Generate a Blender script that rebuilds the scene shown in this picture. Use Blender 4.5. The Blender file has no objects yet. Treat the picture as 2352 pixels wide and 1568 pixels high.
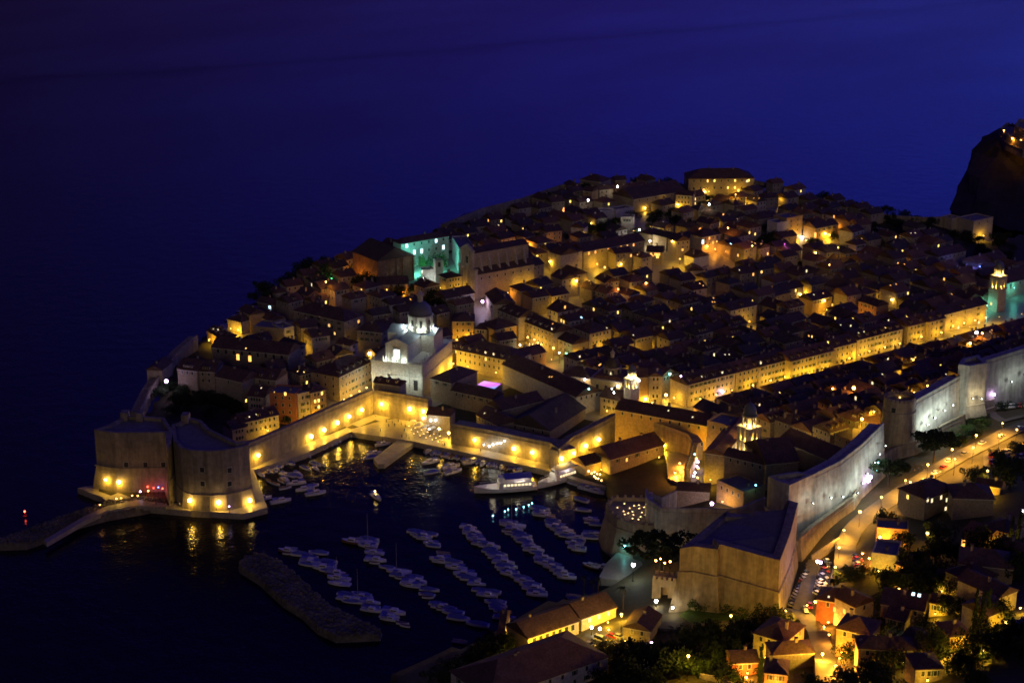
import bpy, math, random
import numpy as np
from mathutils import Vector, Matrix
R = random.Random(11)
S = bpy.context.scene
# ------------------------------------------------------------------ camera, world, exposure
CX, CY, CZ, YAW, PIT, FOC = 670., 400., 285., -2.225, .3067, 3833.
cam = bpy.data.objects.new('camera', bpy.data.cameras.new('camera'))
S.collection.objects.link(cam); S.camera = cam
cam.location = (CX, CY, CZ)
cam.rotation_euler = (math.pi/2-PIT, 0, -YAW)
cam.data.sensor_width = 36; cam.data.lens = 36*FOC/2352
cam.data.clip_start = 1; cam.data.clip_end = 40000
cam.data.dof.use_dof = True; cam.data.dof.focus_distance = 110; cam.data.dof.aperture_fstop = 0.9
S.render.resolution_x = 1024; S.render.resolution_y = 682
S.view_settings.view_transform = 'Standard'; S.view_settings.look = 'None'
S.view_settings.exposure = 0; S.view_settings.gamma = 1
w = bpy.data.worlds.new('World'); S.world = w; w.use_nodes = True
nt = w.node_tree; bg = nt.nodes['Background']
sky = nt.nodes.new('ShaderNodeTexSky'); sky.sky_type = 'NISHITA'; sky.sun_disc = False
SUN_EL, SUN_AZ = -4.0, 292.0
sky.sun_elevation = math.radians(SUN_EL); sky.sun_rotation = math.radians(SUN_AZ); sky.ozone_density = 6
tint = nt.nodes.new('ShaderNodeMix'); tint.data_type = 'RGBA'; tint.blend_type = 'MULTIPLY'; tint.inputs[0].default_value = 1
# dusk sky tinted to grade the sea: darker towards the south-east
tc = nt.nodes.new('ShaderNodeTexCoord'); dt = nt.nodes.new('ShaderNodeVectorMath'); dt.operation = 'DOT_PRODUCT'
dt.inputs[1].default_value = (-.96, .28, 0)
mr = nt.nodes.new('ShaderNodeMapRange'); mr.inputs[1].default_value = .25; mr.inputs[2].default_value = .98
cr = nt.nodes.new('ShaderNodeValToRGB'); cr.color_ramp.elements[0].color = (.62, .37, .36, 1); cr.color_ramp.elements[1].color = (.36, .56, 1.15, 1)
e = cr.color_ramp.elements.new(.5); e.color = (.66, .42, 1.12, 1)
L = nt.links.new
L(tc.outputs['Generated'], dt.inputs[0]); L(dt.outputs['Value'], mr.inputs[0]); L(mr.outputs[0], cr.inputs[0])
sx = nt.nodes.new('ShaderNodeSeparateXYZ'); L(tc.outputs['Generated'], sx.inputs[0])
mz = nt.nodes.new('ShaderNodeMapRange'); mz.inputs[1].default_value = .45; mz.inputs[2].default_value = .9; L(sx.outputs[2], mz.inputs[0])
zt = nt.nodes.new('ShaderNodeMix'); zt.data_type = 'RGBA'; zt.inputs[7].default_value = (2.0, 1.2, .6, 1)      # overhead tint added to grey the ambient light
L(mz.outputs[0], zt.inputs[0]); L(cr.outputs[0], zt.inputs[6])
L(sky.outputs[0], tint.inputs[6]); L(zt.outputs[2], tint.inputs[7]); L(tint.outputs[2], bg.inputs[0])
bg.inputs[1].default_value = SKYSTR = 7.0
sun = bpy.data.objects.new('moonlight', bpy.data.lights.new('moonlight', 'SUN')); S.collection.objects.link(sun)
sun.data.energy = .15; sun.data.angle = math.radians(14); sun.data.color = (1, .78, .56)
sun.rotation_euler = (math.radians(76), 0, math.radians(128))       # added warm fill from behind the camera, brightens the facing walls

# ------------------------------------------------------------------ picture <-> world
Fv = np.array([math.sin(YAW)*math.cos(PIT), math.cos(YAW)*math.cos(PIT), -math.sin(PIT)])
Rv = np.array([math.cos(YAW), -math.sin(YAW), 0]); Uv = np.cross(Rv, Fv); C0 = np.array([CX, CY, CZ])
CROP = {0: (0, 0, 1), 1: (0, 857.5), 2: (306, 582), 3: (735, 490), 4: (1225, 367.5), 5: (1739.5, 306), 6: (857.5, 827),
        7: (1225, 735), 8: (1739.5, 735), 9: (520.6, 1139), 10: (980, 1139), 11: (1408.8, 1139), 12: (1739.5, 1139)}
def K(c, x, y):
    return (x, y) if c == 0 else (CROP[c][0]+.27344*x, CROP[c][1]+.27344*y)
def ray(px, py): return Fv+Rv*(px-1176)/FOC-Uv*(py-784)/FOC
def at(px, py, z):
    d = ray(px, py); p = C0+d*(z-CZ)/d[2]; return Vector(p)
def pj(P):
    d = np.array(P)-C0; f = d@Fv; return 1176+FOC*(d@Rv)/f, 784-FOC*(d@Uv)/f
O = Vector((13, -29, 0)); SD = Vector((-.9577, .2878, 0)); TD = Vector((.2878, .9577, 0))
def st(s, t, z=0): return O+SD*s+TD*t+Vector((0, 0, z))
def to_st(p): q = Vector((p[0], p[1], 0))-O; return q.dot(SD), q.dot(TD)
# ------------------------------------------------------------------ terrain height from sounded points (x, y from picture, z)
GC = [(600,1160,2.5),(400,1150,3),(230,1130,3),(580,1080,2.5),(700,1025,2.5),(850,960,3),(900,970,2.5),(1000,1010,2.5),
 (1150,1050,2.5),(1290,1085,2.5),(1340,1090,3),(380,930,8),(340,930,9),(400,850,13),(500,740,15),(600,900,7),(750,860,6),(900,880,5),
 (930,880,5),(1000,800,6),(1230,790,6),(1450,925,5),(1700,890,5.5),(2000,790,6),(2285,712,7),(1100,670,20),(1240,660,19),(870,650,21),
 (740,640,20),(600,690,15),(1030,540,28),(1330,450,33),(1500,470,31),(1730,450,32),(1900,470,27),(2150,520,20),(1400,560,25),
 (1600,570,23),(1850,560,19),(2050,600,14),(1500,680,9),(1700,720,8),(2000,690,8),
 (1350,1130,3),(1550,1110,6),(1600,1080,8),(1450,1250,4),(1430,1330,4),(1600,1400,13),(1800,1410,15),(1840,1400,17),(1900,1290,20),
 (2352,975,34),(2150,1080,30),(1950,1215,26),(1925,1310,25),(2500,900,38),(2352,1300,40),(2000,1500,32),(2352,1568,58),(1700,1500,22),
 (1500,1500,14),(1400,1400,8),(1200,1480,6),(1176,1568,9),(1650,1480,18),(2200,1450,44),(2600,1700,80),(1400,1700,25),(2200,1180,34)]
P = [];
for x, y, z in GC:
    p = at(x, y, z); P.append((p.x, p.y, z))
for s in (60, 120, 180, 240, 300):
    for t, z in ((40, 8), (80, 14), (120, 23), (150, 29)):
        p = st(s, t); P.append((p.x, p.y, z))
for s, t, z in ((0, 80, 12), (-40, 110, 14), (0, 120, 18), (0, 145, 24), (-60, 140, 18), (-60, 170, 18), (380, -100, 12), (380, 50, 20), (400, 200, 45)):
    p = st(s, t); P.append((p.x, p.y, z))
P = np.array(P)
def kern(a, b): return np.sqrt(((a[:, None, :]-b[None])**2).sum(-1)+64)
GA = kern(P[:, :2], P[:, :2])+np.eye(len(P))*-.6
GW = np.linalg.solve(GA, P[:, 2]-15)
def gz(x, y): return float(max(2.2, kern(np.array([[x, y]]), P[:, :2])[0]@GW+15))
def gat(px, py, h=0):
    z = 10.
    for i in range(14):
        p = at(px, py, z); z = .5*z+.5*(gz(p.x, p.y)+h)
    return at(px, py, z)
# ------------------------------------------------------------------ materials
MATS = {}
def mat(name, col, rough=.85, var=.25, scale=.5, stretch=1., bump=0., metal=0., spec=.3, col2=None, scale2=None):
    m = bpy.data.materials.new(name); m.use_nodes = True; t = m.node_tree; b = t.nodes['Principled BSDF']
    b.inputs['Roughness'].default_value = rough; b.inputs['Metallic'].default_value = metal; b.inputs['Specular IOR Level'].default_value = spec
    n = t.nodes.new('ShaderNodeTexNoise'); n.inputs['Scale'].default_value = scale; n.inputs['Detail'].default_value = 6; n.inputs['Roughness'].default_value = .65
    g = t.nodes.new('ShaderNodeNewGeometry'); mp = t.nodes.new('ShaderNodeMapping'); mp.inputs['Scale'].default_value = (1, 1, stretch)
    t.links.new(g.outputs['Position'], mp.inputs[0]); t.links.new(mp.outputs[0], n.inputs[0])
    r = t.nodes.new('ShaderNodeMapRange'); r.inputs[1].default_value = .3; r.inputs[2].default_value = .7
    mx = t.nodes.new('ShaderNodeMix'); mx.data_type = 'RGBA'
    c2 = col2 or tuple(c*(1+var) for c in col); c1 = col if col2 else tuple(c*(1-var) for c in col)
    mx.inputs[6].default_value = (*c1, 1); mx.inputs[7].default_value = (*c2, 1)
    t.links.new(n.outputs[0], r.inputs[0]); t.links.new(r.outputs[0], mx.inputs[0])
    out = mx.outputs[2]
    if scale2:
        n2 = t.nodes.new('ShaderNodeTexNoise'); n2.inputs['Scale'].default_value = scale2; n2.inputs['Detail'].default_value = 3
        t.links.new(g.outputs['Position'], n2.inputs[0])
        r2 = t.nodes.new('ShaderNodeMapRange'); r2.inputs[1].default_value = .35; r2.inputs[2].default_value = .65; r2.inputs[3].default_value = .78; r2.inputs[4].default_value = 1.08
        m2 = t.nodes.new('ShaderNodeMix'); m2.data_type = 'RGBA'; m2.blend_type = 'MULTIPLY'; m2.inputs[0].default_value = 1
        t.links.new(n2.outputs[0], r2.inputs[0]); t.links.new(out, m2.inputs[6]); t.links.new(r2.outputs[0], m2.inputs[7]); out = m2.outputs[2]
    t.links.new(out, b.inputs['Base Color'])
    if bump:
        bp = t.nodes.new('ShaderNodeBump'); bp.inputs['Strength'].default_value = bump; bp.inputs['Distance'].default_value = .3
        t.links.new(n.outputs[0], bp.inputs['Height']); t.links.new(bp.outputs[0], b.inputs['Normal'])
    MATS[name] = m; return m
def emat(name, col, s):
    m = bpy.data.materials.new(name); m.use_nodes = True; b = m.node_tree.nodes['Principled BSDF']
    b.inputs['Base Color'].default_value = (.05, .05, .05, 1); b.inputs['Emission Color'].default_value = (*col, 1); b.inputs['Emission Strength'].default_value = s
    m.cycles.emission_sampling = 'NONE' if s < 60 else 'AUTO'
    MATS[name] = m; return m
for i, c in enumerate([(.42,.35,.24),(.36,.30,.22),(.46,.38,.27),(.32,.27,.20),(.5,.43,.33)]):
    mat('house_stone%d' % i, c, var=.15, scale=.35, scale2=1.4)
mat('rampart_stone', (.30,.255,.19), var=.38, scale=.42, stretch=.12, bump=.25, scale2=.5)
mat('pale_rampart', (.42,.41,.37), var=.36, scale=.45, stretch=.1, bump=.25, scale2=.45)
mat('cathedral_stone', (.52,.50,.44), var=.12, scale=.3, scale2=1.2)
mat('rough_brown_stone', (.30,.19,.12), var=.35, scale=.4, bump=.5, scale2=1.3)
mat('ochre_plaster', (.5,.34,.16), var=.12, scale=.3, scale2=1)
mat('red_plaster', (.42,.17,.09), var=.15, scale=.3, scale2=1)
mat('white_plaster', (.62,.60,.56), var=.1, scale=.3, scale2=1)
mat('yellow_plaster', (.55,.46,.24), var=.1, scale=.3, scale2=1)
mat('roof_tiles0', (.135,.08,.058), var=.4, scale=1.2, bump=.8, scale2=.25)
mat('roof_tiles1', (.115,.07,.052), var=.4, scale=1.1, bump=.8, scale2=.3)
mat('roof_tiles2', (.22,.115,.065), var=.4, scale=1.3, bump=.8, scale2=.22)
mat('roof_tiles3', (.10,.075,.065), var=.4, scale=1.3, bump=.8, scale2=.3)
mat('lead_roof', (.14,.16,.19), rough=.5, var=.2, scale=.6)
mat('terrace_paving', (.22,.21,.20), var=.2, scale=.4, scale2=1.5)
mat('quay_stone', (.36,.32,.26), rough=.45, var=.2, scale=.35, scale2=1.5)
mat('ground_earth', (.07,.06,.035), var=.5, scale=.12, col2=(.045,.04,.02), scale2=.8, bump=.4)
mat('street_paving', (.34,.31,.26), rough=.4, var=.12, scale=.4)
mat('asphalt', (.11,.10,.085), rough=.7, var=.2, scale=.6, scale2=.12)
mat('rock', (.14,.125,.10), var=.5, scale=.12, bump=1, scale2=.9)
mat('lawn', (.06,.12,.02), var=.4, scale=.5, scale2=1.5)
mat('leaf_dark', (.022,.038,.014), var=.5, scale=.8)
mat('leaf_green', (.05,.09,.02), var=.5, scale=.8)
mat('bark', (.06,.045,.03), var=.3, scale=2)
mat('white_paint', (.72,.7,.74), rough=.35, var=.05, scale=1)
mat('blue_canvas', (.11,.13,.5), rough=.8, var=.25, scale=1.2)
mat('grey_canvas', (.30,.32,.38), rough=.8, var=.2, scale=1.2)
mat('boat_wood', (.20,.11,.05), rough=.5, var=.3, scale=2)
mat('dark_glass', (.015,.018,.025), rough=.12, var=.1, spec=.6)
mat('dark_metal', (.03,.03,.03), rough=.4, var=.2, metal=.6)
mat('window_dark', (.03,.03,.03), rough=.3, var=.3, scale=1)
mat('shutter_green', (.05,.09,.06), rough=.6, var=.2, scale=1)
mat('tyre', (.02,.02,.02), rough=.9)
mat('cloth_white', (.8,.78,.72), rough=.9, var=.05)
mat('skin', (.45,.28,.2), rough=.6, var=.05)
for n, c in (('clothes_dark', (.04,.04,.06)), ('clothes_red', (.4,.05,.04)), ('clothes_pale', (.5,.5,.45)), ('clothes_blue', (.06,.1,.3))): mat(n, c, var=.2)
for n, c in (('car_white', (.7,.7,.7)), ('car_silver', (.35,.36,.38)), ('car_black', (.02,.02,.025)), ('car_red', (.35,.03,.02)), ('car_blue', (.04,.07,.2))): mat(n, c, rough=.25, var=.05, spec=.6)
mat('parasol_red', (.5,.08,.05), var=.1); mat('awning_blue', (.06,.12,.4), var=.1)
emat('lit_warm', (1, .62, .12), 3.); emat('lit_orange', (1, .42, .08), 2.6); emat('lit_pale', (1, .8, .45), 1.8); emat('lit_cool', (.6,.9,1), 3)
emat('lamp_warm', (1, .62, .16), 26); emat('lamp_white', (.9, .95, 1), 26); emat('lamp_violet', (.8, .5, 1), 24); emat('lamp_orange', (1, .4, .08), 18); emat('lamp_small', (1, .55, .12), 9)
emat('lamp_green', (.1, 1, .35), 12); emat('lamp_cyan', (.25, .85, 1), 9); emat('lamp_red', (1, .06, .03), 14); emat('candle', (1, .62, .22), 7); emat('lamp_blue', (.1,.15,1), 14)
emat('lit_magenta', (1, .2, .8), 1.6); emat('lit_blue', (.1, .3, 1), 2.2); emat('tail_red', (1, .05, .02), 5)
# ------------------------------------------------------------------ mesh builder
class MB:
    def __init__(s): s.v = []; s.f = []; s.m = []; s.mats = []
    def mi(s, m):
        if m not in s.mats: s.mats.append(m)
        return s.mats.index(m)
    def add(s, vs, fs, m):
        o = len(s.v); s.v += [tuple(v) for v in vs]; k = s.mi(m)
        for f in fs: s.f.append([i+o for i in f]); s.m.append(k)
        return s
    def box(s, x0, x1, y0, y1, z0, z1, m, taper=0.):
        t = taper
        return s.add([(x0,y0,z0),(x1,y0,z0),(x1,y1,z0),(x0,y1,z0),(x0+t,y0+t,z1),(x1-t,y0+t,z1),(x1-t,y1-t,z1),(x0+t,y1-t,z1)],
                     [(0,3,2,1),(4,5,6,7),(0,1,5,4),(1,2,6,5),(2,3,7,6),(3,0,4,7)], m)
    def obox(s, c, u, hw, hd, z0, z1, m):
        u = Vector((u[0], u[1], 0)).normalized(); v = Vector((-u.y, u.x, 0)); c = Vector((c[0], c[1], 0))
        q = [c+u*a*hw+v*b*hd for a, b in ((-1,-1),(1,-1),(1,1),(-1,1))]
        return s.add([(p.x, p.y, z0) for p in q]+[(p.x, p.y, z1) for p in q], [(0,3,2,1),(4,5,6,7),(0,1,5,4),(1,2,6,5),(2,3,7,6),(3,0,4,7)], m)
    def loft(s, rings, m, cap=True, close=True):
        n = len(rings[0]); vs = [p for r in rings for p in r]; fs = []
        for i in range(len(rings)-1):
            for j in range(n if close else n-1):
                a = i*n+j; b = i*n+(j+1) % n; fs.append((a, b, b+n, a+n))
        if cap: fs.append(tuple(range(n))[::-1]); fs.append(tuple(range((len(rings)-1)*n, len(rings)*n)))
        return s.add(vs, fs, m)
    def lathe(s, prof, c, m, n=12, a0=0.):
        return s.loft([[(c[0]+r*math.cos(a0+2*math.pi*k/n), c[1]+r*math.sin(a0+2*math.pi*k/n), c[2]+z) for k in range(n)] for r, z in prof], m)
    def tube(s, p, q, r0, r1, m, n=6):
        p = Vector(p); q = Vector(q); d = (q-p).normalized(); a = d.orthogonal().normalized(); b = d.cross(a)
        return s.loft([[tuple(c+a*r*math.cos(2*math.pi*k/n)+b*r*math.sin(2*math.pi*k/n)) for k in range(n)] for c, r in ((p, r0), (q, r1))], m)
    def build(s, name, parent=None, smooth=False):
        me = bpy.data.meshes.new(name); me.from_pydata(s.v, [], s.f)
        for m in s.mats: me.materials.append(MATS[m])
        me.polygons.foreach_set('material_index', s.m)
        if smooth: me.polygons.foreach_set('use_smooth', [True]*len(s.f))
        me.update(); return link(name, me, parent)
def link(name, data, parent=None):
    o = bpy.data.objects.new(name, data); S.collection.objects.link(o)
    if parent: o.parent = parent
    return o
NOLAB = []
def tag(o, label, cat, group=None):
    o['label'] = label; o['category'] = cat
    if group: o['group'] = group
    return o
def empty(name, loc, rz, label, cat, group=None):
    o = link(name, None); o.location = loc; o.rotation_euler = (0, 0, rz); o.empty_display_size = .5
    return tag(o, label, cat, group)
def structure(o): o['kind'] = 'structure'; return o
def child_copy(src, parent, loc=(0, 0, 0), rz=0, sc=None):
    o = src.copy(); S.collection.objects.link(o); o.parent = parent; o.location = loc; o.rotation_euler = (0, 0, rz)
    if sc: o.scale = sc
    return o
def copy_tree(o, parent=None):
    c = o.copy(); S.collection.objects.link(c); c.parent = parent
    for ch in list(o.children): copy_tree(ch, c)
    return c
PROTO = bpy.data.collections.new('unused')      # never linked: its objects are not in the scene
def proto(mb, name, smooth=False):
    o = mb.build(name, None, smooth); S.collection.objects.unlink(o); PROTO.objects.link(o); return o
def inset(poly, d):
    n = len(poly); out = []; ar = sum(poly[i].x*poly[(i+1) % n].y-poly[(i+1) % n].x*poly[i].y for i in range(n)); sg = 1 if ar > 0 else -1
    for i in range(n):
        a, b, c = poly[i-1], poly[i], poly[(i+1) % n]
        e1 = Vector((b.x-a.x, b.y-a.y)).normalized(); e2 = Vector((c.x-b.x, c.y-b.y)).normalized()
        n1 = Vector((-e1.y, e1.x))*sg; n2 = Vector((-e2.y, e2.x))*sg; m = n1+n2
        k = d/max(.35, m.dot(n1)) if m.length > 1e-3 else 0
        out.append(Vector((b.x+m.x*k, b.y+m.y*k, b.z)))
    return out
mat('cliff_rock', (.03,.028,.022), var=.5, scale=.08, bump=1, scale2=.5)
# ------------------------------------------------------------------ sea
def water_mat():
    m = bpy.data.materials.new('sea_water'); m.use_nodes = True; t = m.node_tree; b = t.nodes['Principled BSDF']; l = t.links.new
    b.inputs['Base Color'].default_value = (.004, .004, .012, 1); b.inputs['IOR'].default_value = 1.34; b.inputs['Roughness'].default_value = .1
    g = t.nodes.new('ShaderNodeNewGeometry')
    def noise(sc, de, st=(1, 1, 1)):
        mp = t.nodes.new('ShaderNodeMapping'); mp.inputs['Scale'].default_value = st; l(g.outputs['Position'], mp.inputs[0])
        n = t.nodes.new('ShaderNodeTexNoise'); n.inputs['Scale'].default_value = sc; n.inputs['Detail'].default_value = de; l(mp.outputs[0], n.inputs[0]); return n.outputs[0]
    a = t.nodes.new('ShaderNodeMath'); a.operation = 'ADD'; l(noise(.09, 3), a.inputs[0])
    k = t.nodes.new('ShaderNodeMath'); k.operation = 'MULTIPLY'; k.inputs[1].default_value = .45; l(noise(.6, 3), k.inputs[0]); l(k.outputs[0], a.inputs[1])
    # wind-roughened open sea, calm slicks and the long current line
    pat = t.nodes.new('ShaderNodeMapRange'); pat.inputs[1].default_value = .35; pat.inputs[2].default_value = .65; pat.inputs[3].default_value = .5; pat.inputs[4].default_value = .9
    l(noise(.0022, 5, (1, 2.2, 1)), pat.inputs[0])
    p, q = at(420, 165, 0), at(2352, 5, 0); u = (q-p).normalized(); nn = Vector((-u.y, u.x, 0))
    dv = t.nodes.new('ShaderNodeVectorMath'); dv.operation = 'DOT_PRODUCT'; dv.inputs[1].default_value = nn; l(g.outputs['Position'], dv.inputs[0])
    wob = t.nodes.new('ShaderNodeMath'); wob.operation = 'MULTIPLY_ADD'; wob.inputs[1].default_value = 420; wob.inputs[2].default_value = -p.dot(nn)-210; l(noise(.0014, 6), wob.inputs[0])
    ad = t.nodes.new('ShaderNodeMath'); ad.operation = 'ADD'; l(dv.outputs['Value'], ad.inputs[0]); l(wob.outputs[0], ad.inputs[1])
    ab = t.nodes.new('ShaderNodeMath'); ab.operation = 'ABSOLUTE'; l(ad.outputs[0], ab.inputs[0])
    sr = t.nodes.new('ShaderNodeMapRange'); sr.inputs[1].default_value = 0; sr.inputs[2].default_value = 48; sr.inputs[3].default_value = 0.3; sr.inputs[4].default_value = 1; l(ab.outputs[0], sr.inputs[0])
    spc = t.nodes.new('ShaderNodeMath'); spc.operation = 'MULTIPLY'; spc.inputs[1].default_value = .5; l(sr.outputs[0], spc.inputs[0]); hd = t.nodes.new('ShaderNodeVectorMath'); hd.operation = 'DISTANCE'; hd.inputs[1].default_value = (190, 0, 0); l(g.outputs['Position'], hd.inputs[0])
    hm = t.nodes.new('ShaderNodeMapRange'); hm.inputs[1].default_value = 90; hm.inputs[2].default_value = 190; hm.inputs[3].default_value = .24; hm.inputs[4].default_value = 1; l(hd.outputs['Value'], hm.inputs[0])   # reflections dimmed in the material inside the harbour
    sh = t.nodes.new('ShaderNodeMath'); sh.operation = 'MULTIPLY'; l(spc.outputs[0], sh.inputs[0]); l(hm.outputs[0], sh.inputs[1]); l(sh.outputs[0], b.inputs['Specular IOR Level'])
    bp = t.nodes.new('ShaderNodeBump'); bp.inputs['Distance'].default_value = .55; l(a.outputs[0], bp.inputs['Height']); l(pat.outputs[0], bp.inputs['Strength']); l(bp.outputs[0], b.inputs['Normal'])
    MATS['sea_water'] = m
water_mat()
mb = MB(); mb.add([(-15000,-15000,0),(5000,-15000,0),(5000,3000,0),(-15000,3000,0)], [(0,1,2,3)], 'sea_water')
structure(mb.build('water'))
# ------------------------------------------------------------------ land sheet
LP = [(215,1137,0),(300,1165,0),(420,1176,0),(560,1184,0),(612,1170,0),(600,1130,0),(583,1085,0),(700,1048,0),(805,998,0),(860,1008,0),(948,1020,0),(1250,1087,0),
 (1335,1118,0),(1392,1135,0),(1395,1200,0),(1400,1262,0),(1440,1290,0),(1465,1310,0),(1435,1345,0),(1345,1385,0),(1230,1400,0),(1165,1440,0),(1125,1478,0),(1010,1525,0),(900,1585,0),(860,1720,0)]
land = [at(*p) for p in LP]+[Vector((520, 260, 0)), Vector((420, 520, 0)), Vector((-700, 520, 0)), Vector((-700, 120, 0)), Vector((-470, 60, 0))]
land += [at(*p) for p in [(2235,520,22),(2150,499,25),(1900,452,30),(1730,415,34),(1330,428,34),(1024,525,30),(805,590,24),(700,640,18),(560,700,15),(440,800,12),(330,955,8)]]
lx = np.array([p.x for p in land]); ly = np.array([p.y for p in land])
def inside(X, Y):
    r = np.zeros(X.shape, bool); n = len(lx); j = n-1
    for i in range(n):
        c = ((ly[i] > Y) != (ly[j] > Y)) & (X < (lx[j]-lx[i])*(Y-ly[i])/(ly[j]-ly[i]+1e-9)+lx[i]); r ^= c; j = i
    return r
gx = np.arange(-704, 560, 4.); gy = np.arange(-330, 540, 4.)
X, Y = np.meshgrid(gx, gy); pts = np.c_[X.ravel(), Y.ravel()]
Z = np.concatenate([kern(pts[i:i+4000], P[:, :2])@GW+15 for i in range(0, len(pts), 4000)]).reshape(X.shape)
Z = np.maximum(Z, 2.2); IN = inside(X, Y); Z = np.where(IN, Z, -6)
nx, ny = len(gx), len(gy)
mb = MB(); idx = -np.ones(X.shape, int); vs = []; fs = []
keep = IN.copy()
for a in (-1, 0, 1):
    for b in (-1, 0, 1): keep |= np.roll(np.roll(IN, a, 0), b, 1)
for j in range(ny):
    for i in range(nx):
        if keep[j, i]: idx[j, i] = len(vs); vs.append((X[j, i], Y[j, i], Z[j, i]))
for j in range(ny-1):
    for i in range(nx-1):
        q = (idx[j, i], idx[j, i+1], idx[j+1, i+1], idx[j+1, i])
        if min(q) >= 0: fs.append(q)
mb.add(vs, fs, 'ground_earth'); structure(mb.build('ground', smooth=True))
mb = MB(); vs = []; fs = []; id2 = {}
for j in range(ny-1):
    for i in range(nx-1):
        if not (IN[j, i] and IN[j, i+1] and IN[j+1, i+1] and IN[j+1, i]): continue
        a_, b_ = to_st((X[j, i], Y[j, i]))
        if not (-130 < a_ < 330 and -235 < b_ < 138 and (a_ > -30 or b_ < -60) and (a_ > -20 or b_ < 60)): continue
        q = []
        for jj, ii in ((j, i), (j, i+1), (j+1, i+1), (j+1, i)):
            if (jj, ii) not in id2: id2[jj, ii] = len(vs); vs.append((X[jj, ii], Y[jj, ii], Z[jj, ii]+.1))
            q.append(id2[jj, ii])
        fs.append(q)
mb.add(vs, fs, 'street_paving'); structure(mb.build('pavement', smooth=True))
def sheet(name, pts, dz, m, z=None, thick=3.):
    """slab whose outline is traced; top follows dz above the ground or a fixed z"""
    mb = MB(); top = []
    for c, x, y in pts:
        p = at(*K(c, x, y), z) if z is not None else gat(*K(c, x, y), dz); top.append(tuple(p))
    n = len(top); mb.loft([[(x, y, zz-thick) for x, y, zz in top], top], m); return mb.build(name)
structure(sheet('quay', [(0,210,1133),(0,300,1160),(0,420,1171),(0,560,1179),(0,614,1165),(0,600,1125),(0,583,1079),(0,700,1041),(0,806,991),(0,862,1000),(0,948,1013),(0,1250,1078),(0,1338,1108),(0,1400,1120),(0,1350,1060),(0,1000,960),(0,860,930),(0,560,1040),(0,400,1060),(0,230,1060)], 0, 'quay_stone', 2.7, 5))
pier = structure(sheet('pier', [(6,0,825),(6,40,872),(6,95,870),(6,345,690),(6,330,610),(6,240,640)], 0, 'quay_stone', 2.2, 4))
structure(sheet('beach', [(10,1440,690),(10,1510,560),(10,1590,480),(10,1720,430),(10,1850,560),(10,1780,640),(10,1600,700)], 0, 'street_paving', 2.9, 5))
# ------------------------------------------------------------------ breakwaters
def rubble(name, outline, z, label, cat='breakwater', n=900, sz=(1.2, 2.8)):
    pts = [at(x, y, z) for x, y in outline]
    mb = MB(); mb.loft([[tuple(p) for p in inset(pts, -2.5)], [tuple(p+Vector((0, 0, 0))) for p in pts]], 'rock')
    for i, p in enumerate(mb.v[:len(pts)]): mb.v[i] = (p[0], p[1], -3)
    xs = [p.x for p in pts]; ys = [p.y for p in pts]
    def ins(x, y):
        c = False; j = len(pts)-1
        for i in range(len(pts)):
            if (pts[i].y > y) != (pts[j].y > y) and x < (pts[j].x-pts[i].x)*(y-pts[i].y)/(pts[j].y-pts[i].y)+pts[i].x: c = not c
            j = i
        return c
    k = 0
    while k < n:
        x = R.uniform(min(xs)-2, max(xs)+2); y = R.uniform(min(ys)-2, max(ys)+2)
        if not ins(x, y): continue
        k += 1; s = R.uniform(*sz)*.5; a = R.random()*6.3; h = z+R.uniform(-.5, .6)*s*.8
        ring = lambda f, zz: [(x+f*s*math.cos(a+q*1.257)*R.uniform(.75, 1.2), y+f*s*math.sin(a+q*1.257)*R.uniform(.75, 1.2), zz) for q in range(5)]
        mb.loft([ring(1.1, h-1.2), ring(1, h+.1*s), ring(.55, h+.4*s)], 'rock')
    return tag(mb.build(name), label, cat)
rubble('breakwater', [(553,1290),(562,1277),(605,1271),(640,1285),(668,1308),(735,1372),(775,1398),(872,1445),(868,1456),(775,1460),(735,1442),(700,1408),(655,1380),(600,1330),(555,1302)], 2.2,
       'long low stone breakwater lying alone in the dark harbour mouth', n=1500, sz=(1., 2.3))
rubble('stone_mole', [(0,1235),(60,1215),(110,1196),(200,1165),(260,1150),(330,1140),(400,1150),(330,1166),(240,1182),(150,1207),(100,1232),(60,1246),(0,1248)], 2.6,
       'curved rubble mole running left from the twin bastion fortress', 'mole', n=1500, sz=(.9, 1.9))
structure(sheet('path', [(1,370,1395),(1,700,1200),(1,900,1110),(1,1150,1060),(1,1400,1090),(1,1390,1120),(1,1150,1110),(1,900,1150),(1,720,1230),(1,390,1420)], 0, 'quay_stone', 3.9, 2))
structure(sheet('slipway', [(1,650,960),(1,760,940),(1,990,1000),(1,1000,1040),(1,880,1060),(1,860,1040)], 0, 'quay_stone', 2.6, 5))
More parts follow.
